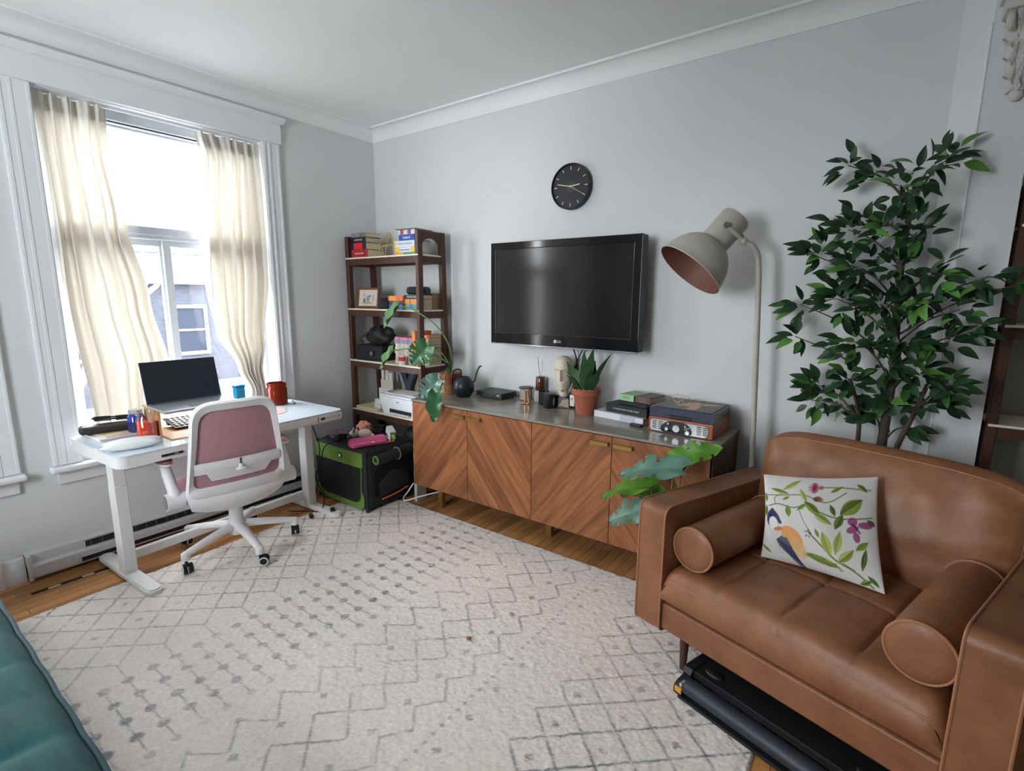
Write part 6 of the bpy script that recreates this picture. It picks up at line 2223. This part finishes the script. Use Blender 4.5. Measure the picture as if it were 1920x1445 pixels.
CLU = [(-0.204, 2.772, 2.074, 0.082), (-0.101, 2.77, 2.006, 0.091), (0.012, 2.601, 1.932, 0.125), (0.085, 2.606, 2.002, 0.102), (0.152, 2.749, 2.061, 0.074), (-0.025, 2.73, 1.809, 0.157), (-0.173, 2.717, 1.796, 0.139), (0.067, 2.649, 1.752, 0.106), (-0.282, 2.705, 1.687, 0.108), (-0.137, 2.705, 1.636, 0.139), (0.012, 2.7, 1.632, 0.156), (0.148, 2.62, 1.604, 0.094), (0.286, 2.589, 1.58, 0.079), (0.37, 2.649, 1.552, 0.059), (-0.334, 2.77, 1.473, 0.088), (-0.182, 2.693, 1.499, 0.141), (-0.026, 2.675, 1.478, 0.158), (0.128, 2.641, 1.501, 0.128), (0.226, 2.597, 1.462, 0.102), (-0.321, 2.595, 1.333, 0.072), (-0.103, 2.678, 1.316, 0.14), (0.063, 2.651, 1.327, 0.132), (0.215, 2.662, 1.335, 0.106), (0.282, 2.603, 1.383, 0.071), (-0.227, 2.696, 1.111, 0.111), (-0.105, 2.635, 1.156, 0.116), (0.021, 2.595, 1.218, 0.11), (0.129, 2.652, 1.199, 0.109), (0.231, 2.616, 1.17, 0.084), (-0.241, 2.687, 1.036, 0.087), (-0.098, 2.78, 1.013, 0.111), (0.055, 2.718, 1.067, 0.116), (0.176, 2.625, 1.076, 0.097), (0.24, 2.76, 1.107, 0.067), (0.124, 2.741, 0.954, 0.069), (0.007, 2.73, 0.987, 0.083)]


def ficus_leaf(L, W, bend, fold):
    vs, fs = [], []
    nseg = 7
    for i in range(nseg + 1):
        t = i / nseg
        w = W * math.sin(PI * t ** .85) ** .9 * (1 - .15 * t) if 0 < t < 1 else 0
        z_ = -bend * L * t * t
        for s_ in (-1, 0, 1):
            vs.append((L * t, s_ * w, z_ + abs(s_) * w * fold))
    for i in range(nseg):
        for j in range(2):
            fs.append((i * 3 + j, (i + 1) * 3 + j, (i + 1) * 3 + j + 1, i * 3 + j + 1))
    return G().add(vs, fs).mesh('leaf', 80)


LEAF = []
for k in range(6):
    me = ficus_leaf(.064 + .005 * k, .0165 + .002 * (k % 3), .15 + .12 * (k % 3), .30)
    me.materials.append(M_fl[[0, 1, 1, 0, 1, 2][k]])
    LEAF.append(me)
rnd = random.Random(11)
tot = sum(c[3] ** 2 for c in CLU)
nleaf = 0
mass = G()
for ci_, c in enumerate(CLU):
    p = Vector(c[:3]) - FO
    tz = max(.85, p.z - .10 - .35 * abs(p.x))
    tz = min(tz, 1.9)
    a0 = Vector((-.01 if abs(p.x) < 1 else 0, -.02, tz))
    if tz < 1.1 and p.x < -.08:
        a0 = Vector((-.10, -.05, .97))
    if tz < 1.1 and p.x > .08:
        a0 = Vector((.08, -.04, .99))
    mid = (a0 + p) / 2 + Vector((0, 0, .03))
    br = G().tube(smoothpath([a0, mid, p], 5), [.005 - .0003 * k for k in range(11)], 6).obj('branch', FT, M_ftr)
    axis = (p - a0)
    axis = axis.normalized() if axis.length > 1e-3 else Vector((0, 0, 1))
    shown = max(4, round(290 * c[3] ** 2 / tot))
    for k in range(int(shown * 2.4)):
        if k < shown and nleaf >= 300:
            continue
        d = Vector((rnd.gauss(0, 1), rnd.gauss(0, .8), rnd.gauss(0, .8)))
        d.normalize()
        base_ = p + d * c[3] * rnd.uniform(.05, .72)
        dirv = (d * .9 + axis * .8 + Vector((0, -.15, -.35))).normalized()
        face = (Vector((rnd.uniform(-.5, .35), -.75, .62)) + d * .4).normalized()
        yv = face.cross(dirv)
        yv = yv.normalized() if yv.length > .05 else Vector((1, 0, 0))
        zv = dirv.cross(yv).normalized()
        # keep the foliage clear of the wall and the pilaster
        wy = base_.y + FO.y
        if wy + dirv.y * .09 > 2.80:
            base_.y -= wy + dirv.y * .09 - 2.80
        Mx = Matrix(((dirv.x, yv.x, zv.x, base_.x), (dirv.y, yv.y, zv.y, base_.y), (dirv.z, yv.z, zv.z, base_.z), (0, 0, 0, 1)))
        me = LEAF[rnd.randrange(6)]
        if k >= shown:
            # the innermost leaves beyond the countable 300 stay one mass
            mass.add([v.co.copy() for v in me.vertices], [list(q.vertices) for q in me.polygons], Mx)
            continue
        o = bpy.data.objects.new('leaf', me)
        C.objects.link(o)
        o.parent = FT
        o.matrix_local = Mx
        nleaf += 1
lm = mass.obj('leaf_mass', FT, M_fl[1], smooth=80)
lm['kind'] = 'stuff'

# ---- broad-leaved plant between sideboard and armchair
M_bl1 = mat('broad_leaf_green', (74, 122, 30), rough=.4, var=.2, vscale=16)
M_bl2 = mat('broad_leaf_dusty', (86, 120, 104), rough=.35, var=.15, vscale=20)
FP = thing('broadleaf_plant', 'broad green and dusty blue-green leaves beside the armchair arm', 'potted plant', (-.735, 2.275, .0112))
G().lathe([(.05, 0), (.055, .004), (.068, .14), (.07, .145), (.06, .145), (0, .13)], n=30, caps=False).obj('pot', FP, M_blkm)
FQ = Vector((-.735, 2.275, 0))
for (p0, d, upv, L, W, m) in [((-.80, 2.20, .62), (-.95, -.1, -.15), (0, -.3, 1), .26, .085, M_bl1), ((-.66, 2.20, .735), (-.95, -.15, -.05), (.1, -.55, 1), .30, .085, M_bl2),
                              ((-.72, 2.27, .74), (.75, -.05, .55), (-.5, -.7, .5), .22, .075, M_bl1), ((-.80, 2.17, .52), (-.9, -.2, -.30), (0, -.6, .8), .21, .08, M_bl2), ((-.78, 2.24, .58), (-.85, .05, -.05), (0, -.3, 1), .20, .07, M_bl1)]:
    b = Vector(p0) - FQ
    place_leaf(FP, split_leaf(L, W, [.35, .55, .72], .3, .3, split=.45), m, tuple(b), d, upv)
    G().tube(smoothpath([(0, 0, .13), tuple(b * .5 + Vector((0, 0, .12))), tuple(b)], 6), .005, 8).obj('stalk', FP, M_stem)

# ---- twin ladder shelf beyond the pilaster
tw = ladder_shelf('dark walnut ladder shelf standing past the pilaster, cut off by the frame', (.388, 2.845, 0))
